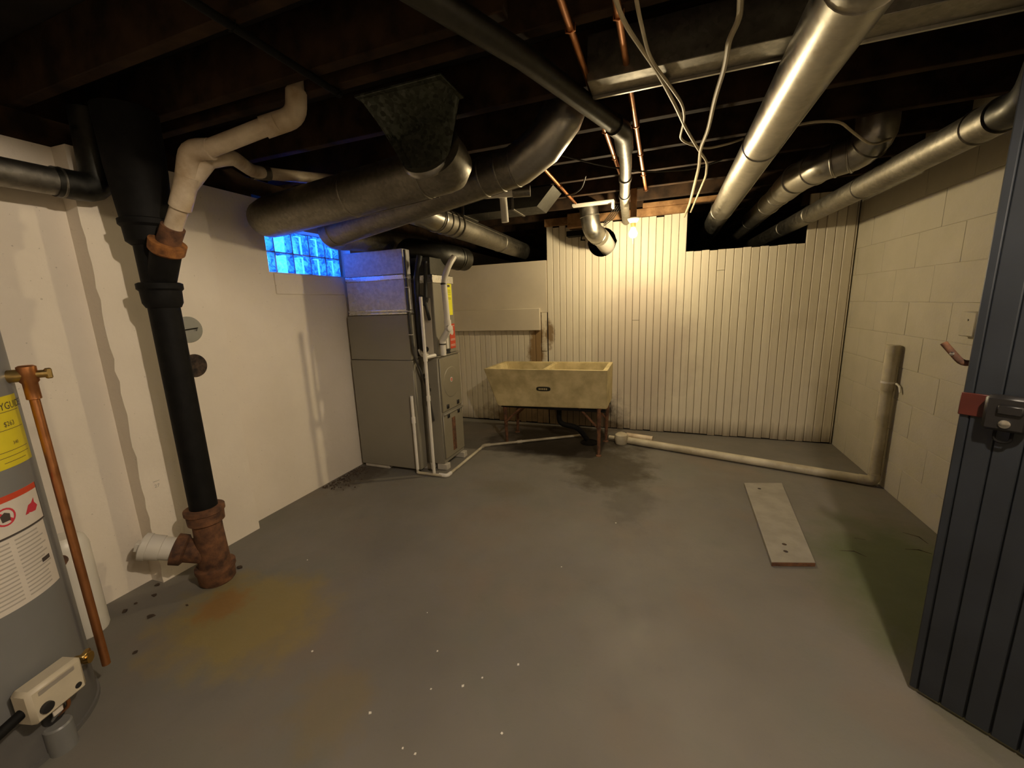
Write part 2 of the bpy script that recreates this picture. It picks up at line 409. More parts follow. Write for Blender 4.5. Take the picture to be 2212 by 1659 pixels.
struct('trim_3', MB().box((-1.12, D-.035, 2.028), (.18, D-.002, 2.098), .003).box((-.2, D-.05, 2.098), (.45, D-.01, 2.14), .003), 'raw_wood', 'bare orange timber plate above the cream boards')
# ------------------------------------------------------------------ window of glass blocks
win = thing('window_1', 'small blue-lit window of glass blocks high in the white wall', None, (L-.10, (WY0+WY1)/2, WZ0), kind='structure')
mor = MB(); xb0, xb1 = L-.165, L-.085
cols = [2.690-.147*k for k in range(6)]; rows = [WZ0+.005, WZ0+.143, WZ1+.0]
for k, yy in enumerate(cols[1:]):
    for j in range(2):
        y0, y1 = max(yy, WY0)+.004, cols[k]-.004
        z0, z1 = rows[j]+.004, rows[j+1]-.004
        if y1-y0 < .02: continue
        o_ = part('glass_block', MB().box((xb0, y0, z0), (xb1, y1, z1), .009), 'glass_block', win)
for yy in cols[:-1]: mor.box((xb0+.008, yy-.004, WZ0), (xb1-.008, yy+.004, WZ1))
for z in rows: mor.box((xb0+.008, WY0, z-.004), (xb1-.008, 2.694, z+.004))
mor.box((xb0+.008, 2.690, WZ0), (xb1-.008, WY1, WZ1))
part('mortar_joints', mor, 'concrete_pale', win)
# ------------------------------------------------------------------ door of narrow boards
DE = Vector((.803, 1.478, 0)); DV = Vector((.7323, -.6810, 0)); DN = Vector((-.6810, -.7323, 0))
DM = Matrix(((DV.x, DN.x, 0, DE.x), (DV.y, DN.y, 0, DE.y), (0, 0, 1, 0), (0, 0, 0, 1)))   # local: along, out (to camera side), up
door = thing('door_1', 'blue-grey board door standing open', None, DE, kind='structure')
s = 0.; k = 0
while s < .84:
    wd = .021 if k == 0 else .0525
    part('plank', MB().box((s, -.022, .014), (s+wd-.0012, random.uniform(-.0006, .0006), 1.98), .0028, DM), 'door_paint', door); s += wd; k += 1
for z in (.2, 1.0, 1.72): part('ledge', MB().box((.02, -.045, z), (.82, -.0225, z+.12), .004, DM), 'door_paint', door)
hp = part('hasp', MB().box((-.002, .0012, .940), (.068, .007, 1.004), .002, DM), 'red_strap', door, 'red painted strap hasp')
lb = part('lock_body', MB().box((.052, .0072, .918), (.133, .042, 1.012), .008, DM).box((.078, .042, .965), (.123, .05, .99), .003, DM), 'black_plastic', door, 'black lock case')
part('keyway', MB().lathe(DM @ Vector((.095, .042, .94)), DN, [(0, .011), (.004, .011), (.005, .006)], 14), 'chrome', lb)
part('shackle', MB().tube(fillet([DM @ Vector(p) for p in ((.076, .02, .92), (.076, .02, .885), (.106, .02, .885), (.106, .02, .92))], .014), .0035, 8), 'cast_iron', lb)
lv = MB().tube(fillet([DM @ Vector(p) for p in ((.03, -.034, 1.10), (-.018, -.034, 1.075), (-.066, -.034, 1.135))], .02), .0085, 10)
part('latch_lever', lv, 'rust', door, 'brown hooked latch lever past the door edge')
part('latch_screw', MB().lathe(DM @ Vector((-.042, -.026, 1.106)), DN, [(0, .0055), (.003, .0055), (.004, .003)], 10), 'chrome', door)

# ================================================================== LAMPS
def bulb(name, loc, colr, watts, label, drop=.06):
    loc = Vector(loc); r = .030
    th = thing(name, label, 'light bulb', loc+Vector((0, 0, drop)), 'bare bulb lamps' if 0 else None)
    lampmat('lit_'+label[:12], colr, watts, 4*math.pi*r*r)
    prof = [(-r, .001)]+[(-r*math.cos(a), r*math.sin(a)) for a in [math.pi*k/10 for k in range(1, 8)]]+[(.034, .016), (.044, .0135)]
    part('bulb', MB().lathe(loc, (0, 0, 1), prof, 16), 'lit_'+label[:12], th, 'glowing clear-white bulb')
    part('socket', MB().lathe(loc+Vector((0, 0, .044)), (0, 0, 1), [(0, .016), (.004, .019), (.03, .019), (.034, .022)], 16), 'brass', th)
    part('holder', MB().lathe(loc+Vector((0, 0, .078)), (0, 0, 1), [(0, .022), (.008, .03), (.03, .045), (.036, .045)], 20), 'porcelain', th)
    return th
LB = Vector((-.230, 3.335, 1.783))
lb_ = bulb('ceiling_bulb', LB, WARM_BACK, LAMP_BACK, 'glowing bare bulb in a porcelain holder by the board wall')
part('stem', MB().box(LB+Vector((-.022, -.022, .114)), LB+Vector((.022, .022, .316)), .003), 'raw_wood', lb_)
part('pull_cord', MB().tube([LB+Vector((0, 0.0, -.03)), LB+Vector((.001, 0, -.075))], .0012, 6), 'cable_cream', lb_)
bulb('ceiling_bulb', (.62, .40, 2.165), WARM, LAMP_A, 'bare bulb up in the joist bay nearer the open door')
bulb('ceiling_bulb', (.50, .113, 2.165), WARM, LAMP_B, 'bare bulb up in the joist bay further from the open door')

# ================================================================== ROUND DUCTS
def ring(mb, c, ax, r, w_=.012, h=.004):
    return mb.lathe(Vector(c)-Vector(ax).normalized()*w_/2, ax, [(0, r), (w_*.3, r+h), (w_*.7, r+h), (w_, r)], 28)
def seam(mb, a, b, r, ang):
    a, b = Vector(a), Vector(b); ax = (b-a).normalized(); nx = ax.cross(Vector((0, 0, 1))).normalized(); ny = nx.cross(ax)
    d = nx*math.cos(ang)+ny*math.sin(ang); return mb.tube([a+d*r, b+d*r], .003, 6)
def duct(name, label, runs, mat, rings=(), seams=(), group=None, screws=()):
    """runs: (part name, path, radius[, material])"""
    base = Vector(runs[0][1][0]); th = thing(name, label, 'duct', base, group)
    for rn in runs: part(rn[0], MB().tube(rn[1], rn[2], 28), rn[3] if len(rn) > 3 else mat, th)
    for c, ax, r in rings: part('joint_band', ring(MB(), c, ax, r), mat, th)
    for sm in seams: part('seam', seam(MB(), *sm), mat, th)
    for c in screws: part('screw', MB().lathe(c[0], c[1], [(0, .005), (.003, .005), (.004, .002)], 8), 'chrome', th)
    return th
def lerp(a, b, t): return Vector(a)*(1-t)+Vector(b)*t
# right-hand trio
zc = 1.972; rr = .079
a, b = PZ(1838, 0, zc)+Vector((-.005, -.10, 0)), Vector((.445, 7.2, zc-.01))
duct('round_duct', 'thick round metal duct, widest of the three by the block wall', [('pipe', [a, lerp(a, b, .12), lerp(a, b, .45), b], [rr+.006, rr, rr, rr]), ('elbow', fillet([lerp(a, b, .002), a+Vector((0, -.06, .0)), a+Vector((0, -.09, .25))], .06), rr+.003)], 'galvanized',
     [(lerp(a, b, (yy-a.y)/(b.y-a.y)), b-a, rr) for yy in (2.28, 3.75, 4.9)], [(a, b, rr+.001, -.45)],
     screws=[(PZ(1700, 262, zc-.07)+Vector((.03, 0, 0)), Vector((.5, -.3, -.8)))])
rr = .074; g0 = PZ(1697, 408, zc); e1 = Vector((.735, 7.0, zc-.01))
g2 = [g0, PZ(1722, 385, zc), PZ(1790, 350, zc), PZ(1855, 330, zc+.01), PZ(1893, 295, zc+.05), PZ(1893, 262, zc+.12)+Vector((0, 0, .12))]
duct('round_duct', 'medium round metal duct with a ribbed elbow rising to the joists',
     [('pipe', [lerp(g0, e1, -.005), lerp(g0, e1, .5), e1], rr, 'galvanized_dull'), ('elbow', fillet(g2, .06, 3), rr+.009)], 'galvanized',
     [(lerp(g0, e1, t_), e1-g0, rr) for t_ in (.04, .12, .3)]+[(g2[1], g2[2]-g0, rr+.010), (lerp(g2[1], g2[2], .62), g2[2]-g2[1], rr+.010), (lerp(g2[2], g2[3], .2), g2[3]-g2[2], rr+.010), (lerp(g2[2], g2[3], .75), g2[3]-g2[2], rr+.010), (lerp(g2[3], g2[4], .6), g2[4]-g2[3], rr+.010)])
rr = .061; zc = 1.868; a, b = PZ(2168, 246, zc), Vector((.90, 5.9, zc-.01))
duct('round_duct', 'long round metal duct running nearest the block wall', [('pipe', [a, lerp(a, b, .5), b], rr), ('elbow', fillet([lerp(a, b, .002), a+(a-b).normalized()*.12, a+(a-b).normalized()*.16+Vector((.02, 0, .25))], .1), rr-.006, 'galvanized_dark')], 'galvanized_dull',
     [(lerp(a, b, (yy-a.y)/(b.y-a.y)), b-a, rr) for yy in (2.12, 2.95, 3.7, 4.3)], [(a, b, rr, .55)],
     screws=[(PZ(2132, 228, zc+.05), Vector((-.5, -.5, .7)))])
# left-hand pair under the window
a, b = PZ(562, 476, 1.82), PZ(935, 372, 1.885); u1 = (b-a).normalized()
a2 = a+Vector((-.02, .05, 0))
top = Vector((-.86, 1.66, 2.03))
duct('round_duct', 'fat dull metal duct turning up into the mottled boot', [('pipe', [a-u1*.02+Vector((.0, .085, 0)), a+u1*.01+Vector((0, .04, 0)), a+u1*.055+Vector((0, .008, 0)), a+u1*.11, lerp(a, b, .5), b], [.04, .085, .102, .108, .105, .1])
     , ('elbow', fillet([b-u1*.02, b+u1*.10, b+Vector((.09, -.1, .04))], .09, 3), .101)], 'galvanized_dull',
     [(lerp(a, b, t_), u1, r_) for t_, r_ in ((.6, .104), (.97, .101))], [(a+u1*.11, b, .105, -1.9)])
bt = thing('duct_boot', 'mottled tapering sheet-metal boot between joists and round duct', 'duct', (-.9, 1.6, 1.9))
tp = [Vector((-1.13, 1.43, 2.10)), Vector((-.765, 1.43, 2.10)), Vector((-.775, 1.60, 2.10)), Vector((-1.13, 1.60, 2.10))]
cc = b+Vector((.035, -.10, .02)); axb = Vector((.1, -.75, .55)).normalized(); nx = axb.cross(Vector((0, 0, 1))).normalized(); ny = nx.cross(axb)
n = 32; v1, v2 = [], []
for j in range(n):
    q = j/n*4; k = int(q); v1.append(lerp(tp[k], tp[(k+1) % 4], q-k))
start = math.atan2((tp[0]-cc).dot(ny), (tp[0]-cc).dot(nx))
sgn = 1 if ((tp[1]-cc).dot(nx)*math.cos(start+1.57)+(tp[1]-cc).dot(ny)*math.sin(start+1.57)) > 0 else -1
v2 = [cc+(nx*math.cos(start+sgn*2*math.pi*j/n)+ny*math.sin(start+sgn*2*math.pi*j/n))*.103 for j in range(n)]
part('taper', MB().add(v1+v2, [[j, (j+1) % n, n+(j+1) % n, n+j] for j in range(n)]+[list(range(n))[::-1], list(range(n, 2*n))]), 'galvanized_mottled', bt)
part('collar', ring(MB(), cc, axb, .103, .03, .004), 'galvanized', bt)
part('top_flange', MB().box((-1.14, 1.425, 2.09), (-.76, 1.605, 2.0995), .002), 'galvanized_mottled', bt)
c0, d0 = PZ(712, 503, 1.785), PZ(1120, 357, 1.955); u2 = (d0-c0).normalized(); rr = .092
ru = [d0, PZ(1200, 290, 2.04), PZ(1235, 228, 2.15)+Vector((0, 0, .06))]
back = [c0+u2*.05, c0-u2*.05+Vector((0, .07, 0)), Vector((c0.x-.05, 2.62, 1.81)), Vector((c0.x-.02, 3.3, 1.83))]
duct('round_duct', 'slimmer dull metal duct bending up between the joists behind the boot',
     [('pipe', [c0, lerp(c0, d0, .5), d0], rr), ('elbow', fillet([d0-u2*.02]+ru, .07, 1), rr+.002, 'galvanized'),
      ('rear_run', fillet(back, .1, 4), rr-.004)], 'galvanized_dull',
     [(lerp(c0, d0, t_), u2, rr) for t_ in (.05, .86, .93, .99)]+[(Vector((c0.x-.045, 2.8, 1.815)), (0, 1, 0), rr-.004)], [(c0, d0, rr, -1.9)])
c1, c2 = Vector((-1.40, 2.42, 1.855)), Vector((-1.45, 5.2, 1.85)); rr = .082
duct('round_duct', 'round duct with a crimped elbow entering over the sheet panel',
     [('elbow', fillet([Vector((-1.62, 2.30, 1.93)), Vector((-1.43, 2.26, 1.875)), c1+Vector((0, .05, 0))], .12, 4), rr+.003, 'galvanized'), ('pipe', [c1, lerp(c1, c2, .5), c2], rr)], 'galvanized_dull',
     [(Vector((-1.40, yy, 1.855)), (0, 1, 0), rr+.002) for yy in (2.44, 2.53, 2.62, 2.70)]+[(lerp(c1, c2, .42), (0, 1, 0), rr)], [(c1, c2, rr, .5)])
duct('round_duct', 'dark fat elbow duct on top of the furnace plenum',
     [('elbow', fillet([Vector((-1.92, 2.84, 1.661)), Vector((-1.90, 2.84, 1.74)), Vector((-1.68, 2.90, 1.70)), Vector((-1.60, 3.12, 1.68))], .12, 5), .095), ('pipe', [Vector((-1.602, 3.11, 1.681)), Vector((-1.592, 3.20, 1.678))], .092)], 'galvanized_dark',
     [(Vector((-1.605, 3.10, 1.682)), (.3, .9, 0), .094)])
rd = thing('trunk_duct', 'flat rectangular duct hung under the joists over the tub', 'duct', (-1.15, 3.04, 1.96))
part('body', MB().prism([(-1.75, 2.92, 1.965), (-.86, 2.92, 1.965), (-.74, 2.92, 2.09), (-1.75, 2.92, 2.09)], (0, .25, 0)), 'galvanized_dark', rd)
for xx in (-1.45, -1.05): part('joint_band', MB().box((xx, 2.914, 1.960), (xx+.02, 3.176, 2.094), .002), 'galvanized_dull', rd)
pn = thing('joist_duct', 'pale flat sheet-metal duct tucked into a joist bay', 'duct', (.4, 1.69, 2.06))
part('body', MB().box((-.28, 1.61, 2.055), (1.36, 1.732, 2.2), .002), 'galvanized_dull', pn)
part('lip', MB().box((-.28, 1.722, 2.045), (1.36, 1.733, 2.0555), .001), 'galvanized', pn)
# vent through the round hole
f0 = Vector((HX+.07, D+.30, HZ-.09)); f1 = PY(1300, 515, 3.93); f2 = Vector((-.605, 3.73, 1.895)); f3 = Vector((-.635, 3.71, 2.12))
duct('vent_duct', 'short elbow duct with a white end passing through the round hole',
     [('elbow', fillet([f3, f2, lerp(f2, f1, .85)], .10, 5), .080, 'galvanized'), ('white_pipe', [lerp(f2, f1, .6), f1, f0], .077, 'pvc')], 'galvanized',
     [(lerp(f3, f2, .45), f3-f2, .080), (lerp(f2, f1, .55), f1-f2, .080)])
# vent along the left wall
v0 = Vector((-2.205, -.6, 1.80)); v1_ = Vector((-2.205, .98, 1.815))
duct('flue_pipe', 'thin grey metal flue along the top of the white wall', [('pipe', [v0, lerp(v0, v1_, .5), v1_], .05), ('elbow', fillet([v1_-Vector((0, .02, 0)), v1_+Vector((0, .12, 0)), v1_+Vector((0, .13, .3))], .09), .055, 'galvanized_dark')], 'galvanized_dull',
     [(v1_, (0, 1, 0), .053), (lerp(v0, v1_, .8), (0, 1, 0), .05)])

# ================================================================== PIPES ON THE LEFT
SX, SY = -2.03, 1.15
st = thing('soil_stack', 'black cast-iron soil stack with a rusty foot', 'pipe', (SX, SY, 0))
S0 = Vector((SX, SY, 0)); Zv = Vector((0, 0, 1))
part('pipe', MB().lathe(S0+Zv*.34, Zv, [(0, .056), (1.02, .056)], 28), 'cast_iron', st)
part('hub', MB().lathe(S0+Zv*1.33, Zv, [(0, .06), (.02, .07), (.07, .072), (.078, .080), (.10, .080), (.105, .07)], 28), 'cast_iron', st)
part('upper_pipe', MB().lathe(S0+Zv*1.42, Zv, [(0, .06), (.2, .062)], 28), 'cast_iron', st)
part('upper_hub', MB().lathe(S0+Zv*1.585, Zv, [(0, .065), (.015, .082), (.07, .085), (.08, .095), (.10, .095), (.105, .085)], 28), 'cast_iron', st)
part('ceiling_fitting', MB().lathe(S0+Zv*1.68, Zv, [(0, .085), (.2, .10), (.418, .105)], 28), 'cast_iron', st)
br0, br1 = S0+Zv*1.45+Vector((.02, 0, 0)), Vector((-1.925, SY-.005, 1.575))
dbr = (br1-br0).normalized()
wy = part('branch', MB().tube([br0, br1], .052, 24), 'cast_iron', st)
part('branch_hub', MB().lathe(br1-dbr*.03, dbr, [(0, .052), (.01, .062), (.05, .064), (.052, .050)], 24), 'rust_bright', wy, 'orange rusted branch hub')
part('foot_fitting', MB().lathe(S0+Zv*.065, Zv, [(0, .058), (.02, .066), (.20, .060), (.245, .060), (.255, .074), (.30, .076), (.305, .082), (.325, .082), (.33, .072)], 28), 'rust', st, 'rusty brown tee at the foot')
part('foot_hub', MB().lathe(S0+Zv*.0, Zv, [(0, .068), (.01, .076), (.055, .078), (.07, .084), (.088, .084), (.092, .066)], 28), 'rust', st)
k0 = S0+Zv*.15; kd = Vector((-.64, -.62, .38)).normalized()
part('cleanout_arm', MB().tube([k0, k0+kd*.12], .055, 24).lathe(k0+kd*.105, kd, [(0, .056), (.01, .07), (.05, .071), (.055, .05)], 24), 'rust', st)
co = part('cleanout_adapter', MB().lathe(k0+kd*.15, kd, [(0, .052), (.05, .052), (.052, .056), (.10, .056), (.102, .060), (.125, .060), (.128, .048)], 24), 'pvc', st, 'white plastic clean-out end')
part('plug', MB().lathe(k0+kd*.272, kd, [(0, .05), (.008, .05), (.009, .036)], 24).box((-.02, -.02, 0), (.02, .02, .02), .002, Matrix.Translation(k0+kd*.28) @ kd.to_track_quat('Z', 'Y').to_matrix().to_4x4()), 'pvc', co)

dr = thing('drain_pipe', 'yellowed plastic drain with elbows joining the black stack', 'pipe', br1)
p0 = br1+dbr*.01
P1 = PY(392, 436, 1.15); P2 = PY(402, 395, 1.15); P3 = PY(417, 338, 1.15); P4 = PY(598, 264, 1.27); P5 = PY(634, 200, 1.33)+Vector((.01, 0, .1))
rp = .031
part('adapter', MB().tube([p0, lerp(p0, P1, .42)], .041, 20), 'rust', dr)
part('pipe', MB().tube([lerp(p0, P1, .3), P1], rp, 20), 'pvc_old', dr)
part('wye', MB().tube([P1-(P2-P1)*.3, P2+(P3-P2)*.3], .038, 20).tube([P2-(P2-P1)*.2, P2+Vector((.055, .05, .085))], .036, 20), 'pvc_old', dr)
el = fillet([P2, P3+Vector((-.01, 0, .025)), lerp(P3, P4, .22)], .08, 4)
part('elbow', MB().tube(el, .037, 20), 'pvc_old', dr)
part('pipe', MB().tube([lerp(P3, P4, .15)+Vector((0, 0, .004)), P4], rp, 20), 'pvc_old', dr)
Pc = PY(640, 252, 1.32)
part('elbow', MB().tube(fillet([lerp(P3, P4, .84), Pc, Vector((Pc.x+.005, P5.y, P5.z-.1))], .075, 5), .037, 20), 'pvc_old', dr)
part('pipe', MB().tube([(Pc.x+.005, P5.y, P5.z-.12), (Pc.x+.01, P5.y, 2.2)], rp, 20), 'pvc_old', dr)
q0 = P2+Vector((.05, .045, .08)); q1 = q0+Vector((.03, .10, .045)); q2 = PZ(548, 372, 1.975); q3 = PZ(712, 388, 2.03)
part('branch_pipe', MB().tube(fillet([q0, q1, q2, q3, q3+(q3-q2)], .08, 4), .029, 20), 'pvc_old', dr)
part('coupling', MB().tube([lerp(q2, q3, -.02), lerp(q2, q3, .18)], .033, 20), 'galvanized_dull', dr, 'grey metal band coupling')
d2 = thing('drain_pipe', 'short white plastic pipe with a dangling stub under the flat duct', 'pipe', (-1.1, 2.7, 1.95))
e0, e1, e2 = PZ(985, 424, 2.0), PZ(1128, 414, 2.0), PZ(1078, 420, 2.0)
part('pipe', MB().tube([e0, e1], .028, 18), 'pvc', d2)
part('coupling', MB().tube([lerp(e0, e1, .86), e1+(e1-e0)*.12], .033, 18), 'galvanized_dull', d2)
part('stub', MB().tube(fillet([e2, e2+Vector((.02, .02, 0)), e2+Vector((.025, .03, -.17))], .03), .024, 18), 'pvc', d2)

mk_ = PX(340, 1052, L+.0895)
part('pencil_mark', textmb('27', .022, lambda x, y: mk_+Vector((.0, x, y))), 'print_grey', wl)
part('pencil_mark', MB().box(mk_+Vector((-.0004, -.012, .03)), mk_+Vector((.0004, .014, .0315))), 'print_grey', wl)
# discs on the pilaster
c_ = PX(407, 712, L+.089)
dsk = thing('vent_cover', 'pale grey round cover plate on the pilaster', 'cover plate', c_)
part('plate', MB().lathe(c_, (1, 0, 0), [(0, .066), (.004, .066), (.006, .062)], 32), 'wall_disc', dsk)
part('spring_clip', MB().tube([c_+Vector((.012, -.06, -.004)), c_+Vector((.014, .035, .006)), c_+Vector((.012, .03, -.008))], .003, 6), 'galvanized_dark', dsk)
c_ = PX(421, 790, L+.089)
solo('flue_hole', MB().lathe(c_-Vector((.0, 0, 0)), (1, 0, 0), [(0, .06), (.003, .059), (.0035, .05), (.001, .03)], 32), 'soot', 'sooty round plugged hole below the grey cover plate', 'flue hole')

# ================================================================== WATER HEATER
HC = Vector((-1.933, .372, 0)); HRr = .25
wh = thing('water_heater', 'grey gas water heater with yellow and white labels', 'water heater', HC)
def hp_(th, z, r): return HC+Vector((math.cos(th)*r, math.sin(th)*r, z))
part('tank', MB().lathe(HC, Zv, [(.165, .25), (1.30, .25), (1.345, .235), (1.36, .20)], 64), 'heater_grey', wh)
sk = MB(); n = 64
part('skirt', MB().lathe(HC, Zv, [(.012, .246), (.155, .246), (.160, .250), (.164, .250)], 64), 'heater_dark', wh)
part('base_rim', MB().lathe(HC, Zv, [(0, .252), (.014, .252), (.016, .244)], 64), 'heater_dark', wh)
def patch(t0, t1, z0, z1, r, n=16):
    v = []; 
    for k in range(n+1):
        a = math.radians(t0+(t1-t0)*k/n); v += [hp_(a, z0, r), hp_(a, z1, r)]
    return MB().add(v, [[2*k, 2*k+2, 2*k+3, 2*k+1] for k in range(n)])
ye = part('energy_label', patch(22, 58, .885, 1.085, .2508), 'label_yellow', wh, 'yellow energy guide label')
def onh(tc, zc, r=.2514): return lambda x, y: hp_(math.radians(tc)+x/r, zc+y, r)
part('lettering', textmb('ENERGYGUIDE', .030, onh(40, 1.047)), 'print_dark', ye)
part('lettering', textmb('$263', .020, onh(43, 1.000)), 'print_dark', ye)
part('lettering', textmb('340', .014, onh(44, .945)), 'print_dark', ye)
for z, a, b in ((1.040, 26, 56), (.990, 26, 56), (.93, 30, 55), (.915, 30, 55), (.90, 32, 50)): part('printed_line', patch(a, b, z, z+.0015, .2512, 8), 'print_dark', ye)
wl_ = part('warning_label', patch(2, 51, .700, .815, .2508), 'label_white', wh, 'white warning label with a red heading')
part('red_heading', patch(2, 51, .797, .815, .2511), 'label_red', wl_)
part('border', patch(2, 51, .697, .702, .2512), 'print_dark', wl_)
part('border', patch(50.4, 51.2, .697, .815, .2512), 'print_dark', wl_)
def circ(tc, zc, r, r2, n=20):
    fn = onh(tc, zc); v = [fn(math.cos(a)*q, math.sin(a)*q) for a in [2*math.pi*k/n for k in range(n)] for q in (r, r2)]
    return MB().add(v, [[2*k, 2*k+1, (2*k+3) % (2*n), (2*k+2) % (2*n)] for k in range(n)])
part('symbol', circ(24, .757, .026, .021), 'print_red', wl_)
fn = onh(24, .757)
part('symbol', MB().add([fn(-.019, .013), fn(-.013, .019), fn(.019, -.013), fn(.013, -.019)], [[0, 1, 2, 3]]), 'print_red', wl_)
part('symbol', MB().add([fn(-.010, -.013), fn(.010, -.013), fn(.012, .006), fn(0, .014), fn(-.012, .006)], [[0, 1, 2, 3, 4]]), 'print_dark', wl_)
fn = onh(41, .752)
part('symbol', MB().add([fn(-.024, -.016), fn(.014, -.018), fn(.026, -.006), fn(.016, .008), fn(.018, .022), fn(.004, .010), fn(-.008, .008)], [[0, 1, 2, 3, 4, 5, 6]]), 'print_red', wl_)
tl = part('instruction_label', patch(-4, 49, .49, .695, .2506), 'label_white', wh, 'white instruction label full of small print')
for k in range(15):
    z = .680-.0125*k
    part('printed_line', patch(0+random.uniform(0, 3), 22, z, z+.0045, .2510, 8), 'print_grey', tl)
    part('printed_line', patch(25, 46-random.uniform(0, 5), z, z+.0045, .2510, 8), 'print_grey', tl)
part('black_badge', patch(38, 45, .575, .588, .2513, 4), 'print_dark', tl)
# gas control valve
def hm(th): a = math.radians(th); return Matrix(((math.cos(a), -math.sin(a), 0, HC.x), (math.sin(a), math.cos(a), 0, HC.y), (0, 0, 1, 0), (0, 0, 0, 1)))
HM = hm(14)
gv = part('gas_valve', MB().box((.268, -.066, .18), (.33, .066, .288), .010, HM), 'valve_plastic', wh, 'cream gas control valve with black knob')
part('bracket', MB().box((.245, -.045, .20), (.268, .045, .27), .004, HM), 'heater_dark', gv)
part('cover_strip', MB().box((.326, -.045, .258), (.330, .045, .276), .002, HM), 'label_white', gv)
part('knob', MB().lathe(HM @ Vector((.325, -.035, .215)), HM.to_3x3() @ Vector((1, 0, 0)), [(0, .016), (.012, .015), (.014, .011)], 18), 'black_plastic', gv)
part('slot', MB().box((.325, -.02, .245), (.3275, .05, .250), .0006, HM), 'print_dark', gv)
part('button', MB().lathe(HM @ Vector((.325, .042, .205)), HM.to_3x3() @ Vector((1, 0, 0)), [(0, .009), (.005, .009), (.006, .006)], 12), 'black_plastic', gv)
part('gas_tube', MB().tube(fillet([HM @ Vector(p) for p in ((.295, .01, .187), (.295, .012, .15), (.262, .012, .12), (.245, .012, .10))], .02), .007, 10), 'chrome', wh)
part('gas_tube', MB().tube(fillet([HM @ Vector(p) for p in ((.295, .03, .187), (.295, .032, .14), (.262, .028, .115), (.245, .028, .10))], .02), .005, 10), 'copper', wh)
part('burner_opening', MB().lathe(HM @ Vector((.245, .02, .115)), HM.to_3x3() @ Vector((1, 0, 0)), [(0, .030), (.006, .028), (.007, .024)], 20), 'black_plastic', wh)
part('gas_supply', MB().tube(fillet([HM @ Vector(p) for p in ((.295, -.06, .225), (.295, -.20, .20), (.295, -.34, .16))], .05), .014, 12), 'cast_iron', wh)
part('drip_cover', MB().lathe(HM @ Vector((.258, .015, .0)), Zv, [(.0, .032), (.085, .032), (.09, .028)], 20), 'heater_grey', wh)
part('tag', MB().box((.30, -.012, .150), (.304, .012, .180), .001, HM), 'label_white', wh)
HM2 = hm(41)
part('drain_valve', MB().lathe(HM2 @ Vector((.245, 0, .21)), HM2.to_3x3() @ Vector((1, 0, 0)), [(0, .014), (.03, .014), (.032, .018), (.045, .018), (.046, .010)], 14).box((.27, -.02, .217), (.285, .02, .232), .003, HM2), 'brass', wh, 'brass drain valve')
part('label_plate', MB().box((.247, -.05, .135), (.2515, .02, .145), .001, hm(30)), 'heater_dark', wh)
# relief valve discharge
cx, cyy = -1.772, .612
rl = thing('discharge_pipe', 'upright copper discharge pipe beside the water heater', 'pipe', (cx, cyy, .12))
zt = 1.135
part('pipe', MB().tube([(cx, cyy, .115), (cx, cyy, zt-.02)], .0115, 16), 'copper', rl)
part('fitting', MB().lathe((cx, cyy, zt-.075), Zv, [(0, .0125), (.002, .0165), (.05, .0165), (.056, .021), (.10, .021), (.104, .015)], 16), 'copper', rl)
part('relief_valve', MB().tube([(cx, cyy, zt), (-1.835, .52, zt)], .019, 16).tube([(cx+.005, cyy+.008, zt), (cx+.02, cyy+.035, zt)], .012, 12).box((cx+.016, cyy+.028, zt-.016), (cx+.028, cyy+.043, zt+.016), .003), 'brass', rl, 'brass relief valve')
jar = thing('plastic_canister', 'white plastic canister on the floor behind the water heater', 'canister', (-2.235, .745, 0))
part('body', MB().lathe((-2.235, .745, 0), Zv, [(0, .066), (.01, .07), (.39, .07), (.425, .06), (.44, .045)], 28), 'pvc', jar)
part('spigot', MB().lathe((-2.178, .706, .37), (.8, -.55, 0), [(0, .022), (.02, .022), (.03, .018)], 16), 'rust', jar)

# ================================================================== FURNACE CORNER
FY0, FY1, FX0, FX1, FZ = 2.66, 3.01, -2.20, -1.60, .915
fu = thing('furnace', 'grey upright furnace cabinet with two front panels', 'furnace', ((FX0+FX1)/2, (FY0+FY1)/2, .05))
part('cabinet', MB().box((FX0, FY0, .05), (FX1, FY1, FZ), .006), 'furnace_grey', fu)
up = part('upper_door', MB().box((FX1, FY0+.015, .475), (FX1+.012, FY1-.012, FZ-.012), .005), 'furnace_panel', fu)
part('round_emboss', MB().lathe((FX1+.012, 2.835, .695), (1, 0, 0), [(0, .125), (.0025, .122), (.0032, .116)], 36), 'furnace_panel', up)
bd = part('badge', MB().lathe((FX1+.012, 2.832, .715), (1, 0, 0), [(0, .020), (.004, .020), (.005, .016)], 20), 'label_white', up, 'small round white and red badge')
part('badge_mark', MB().lathe((FX1+.0171, 2.832, .715), (1, 0, 0), [(0, .013), (.0006, .013)], 20), 'label_red', bd)
part('badge_mark', MB().prism([(FX1+.0178, 2.826, .722), (FX1+.0178, 2.832, .707), (FX1+.0178, 2.838, .722), (FX1+.0178, 2.832, .716)], (.0008, 0, 0)), 'label_white', bd)
lo = part('lower_door', MB().box((FX1, FY0+.015, .085), (FX1+.012, FY1-.012, .462), .005), 'furnace_panel', fu)
part('door_lip', MB().box((FX1+.010, FY0+.015, .448), (FX1+.024, FY1-.012, .462), .003), 'furnace_grey', lo)
for zz, pr_ in ((.492, up), (.415, lo)):
    for yy in (2.735, 2.905): part('door_pull', MB().box((FX1+.012, yy, zz), (FX1+.022, yy+.028, zz+.035), .003), 'black_plastic', pr_)
part('rust_streak', MB().box((FX1+.012, 2.80, .12), (FX1+.0125, 2.86, .40), .0001), 'rust', lo)
part('top_ledge', MB().box((FX0, FY0-.006, FZ), (FX1+.014, FY1+.004, FZ+.008), .002), 'furnace_grey', fu)
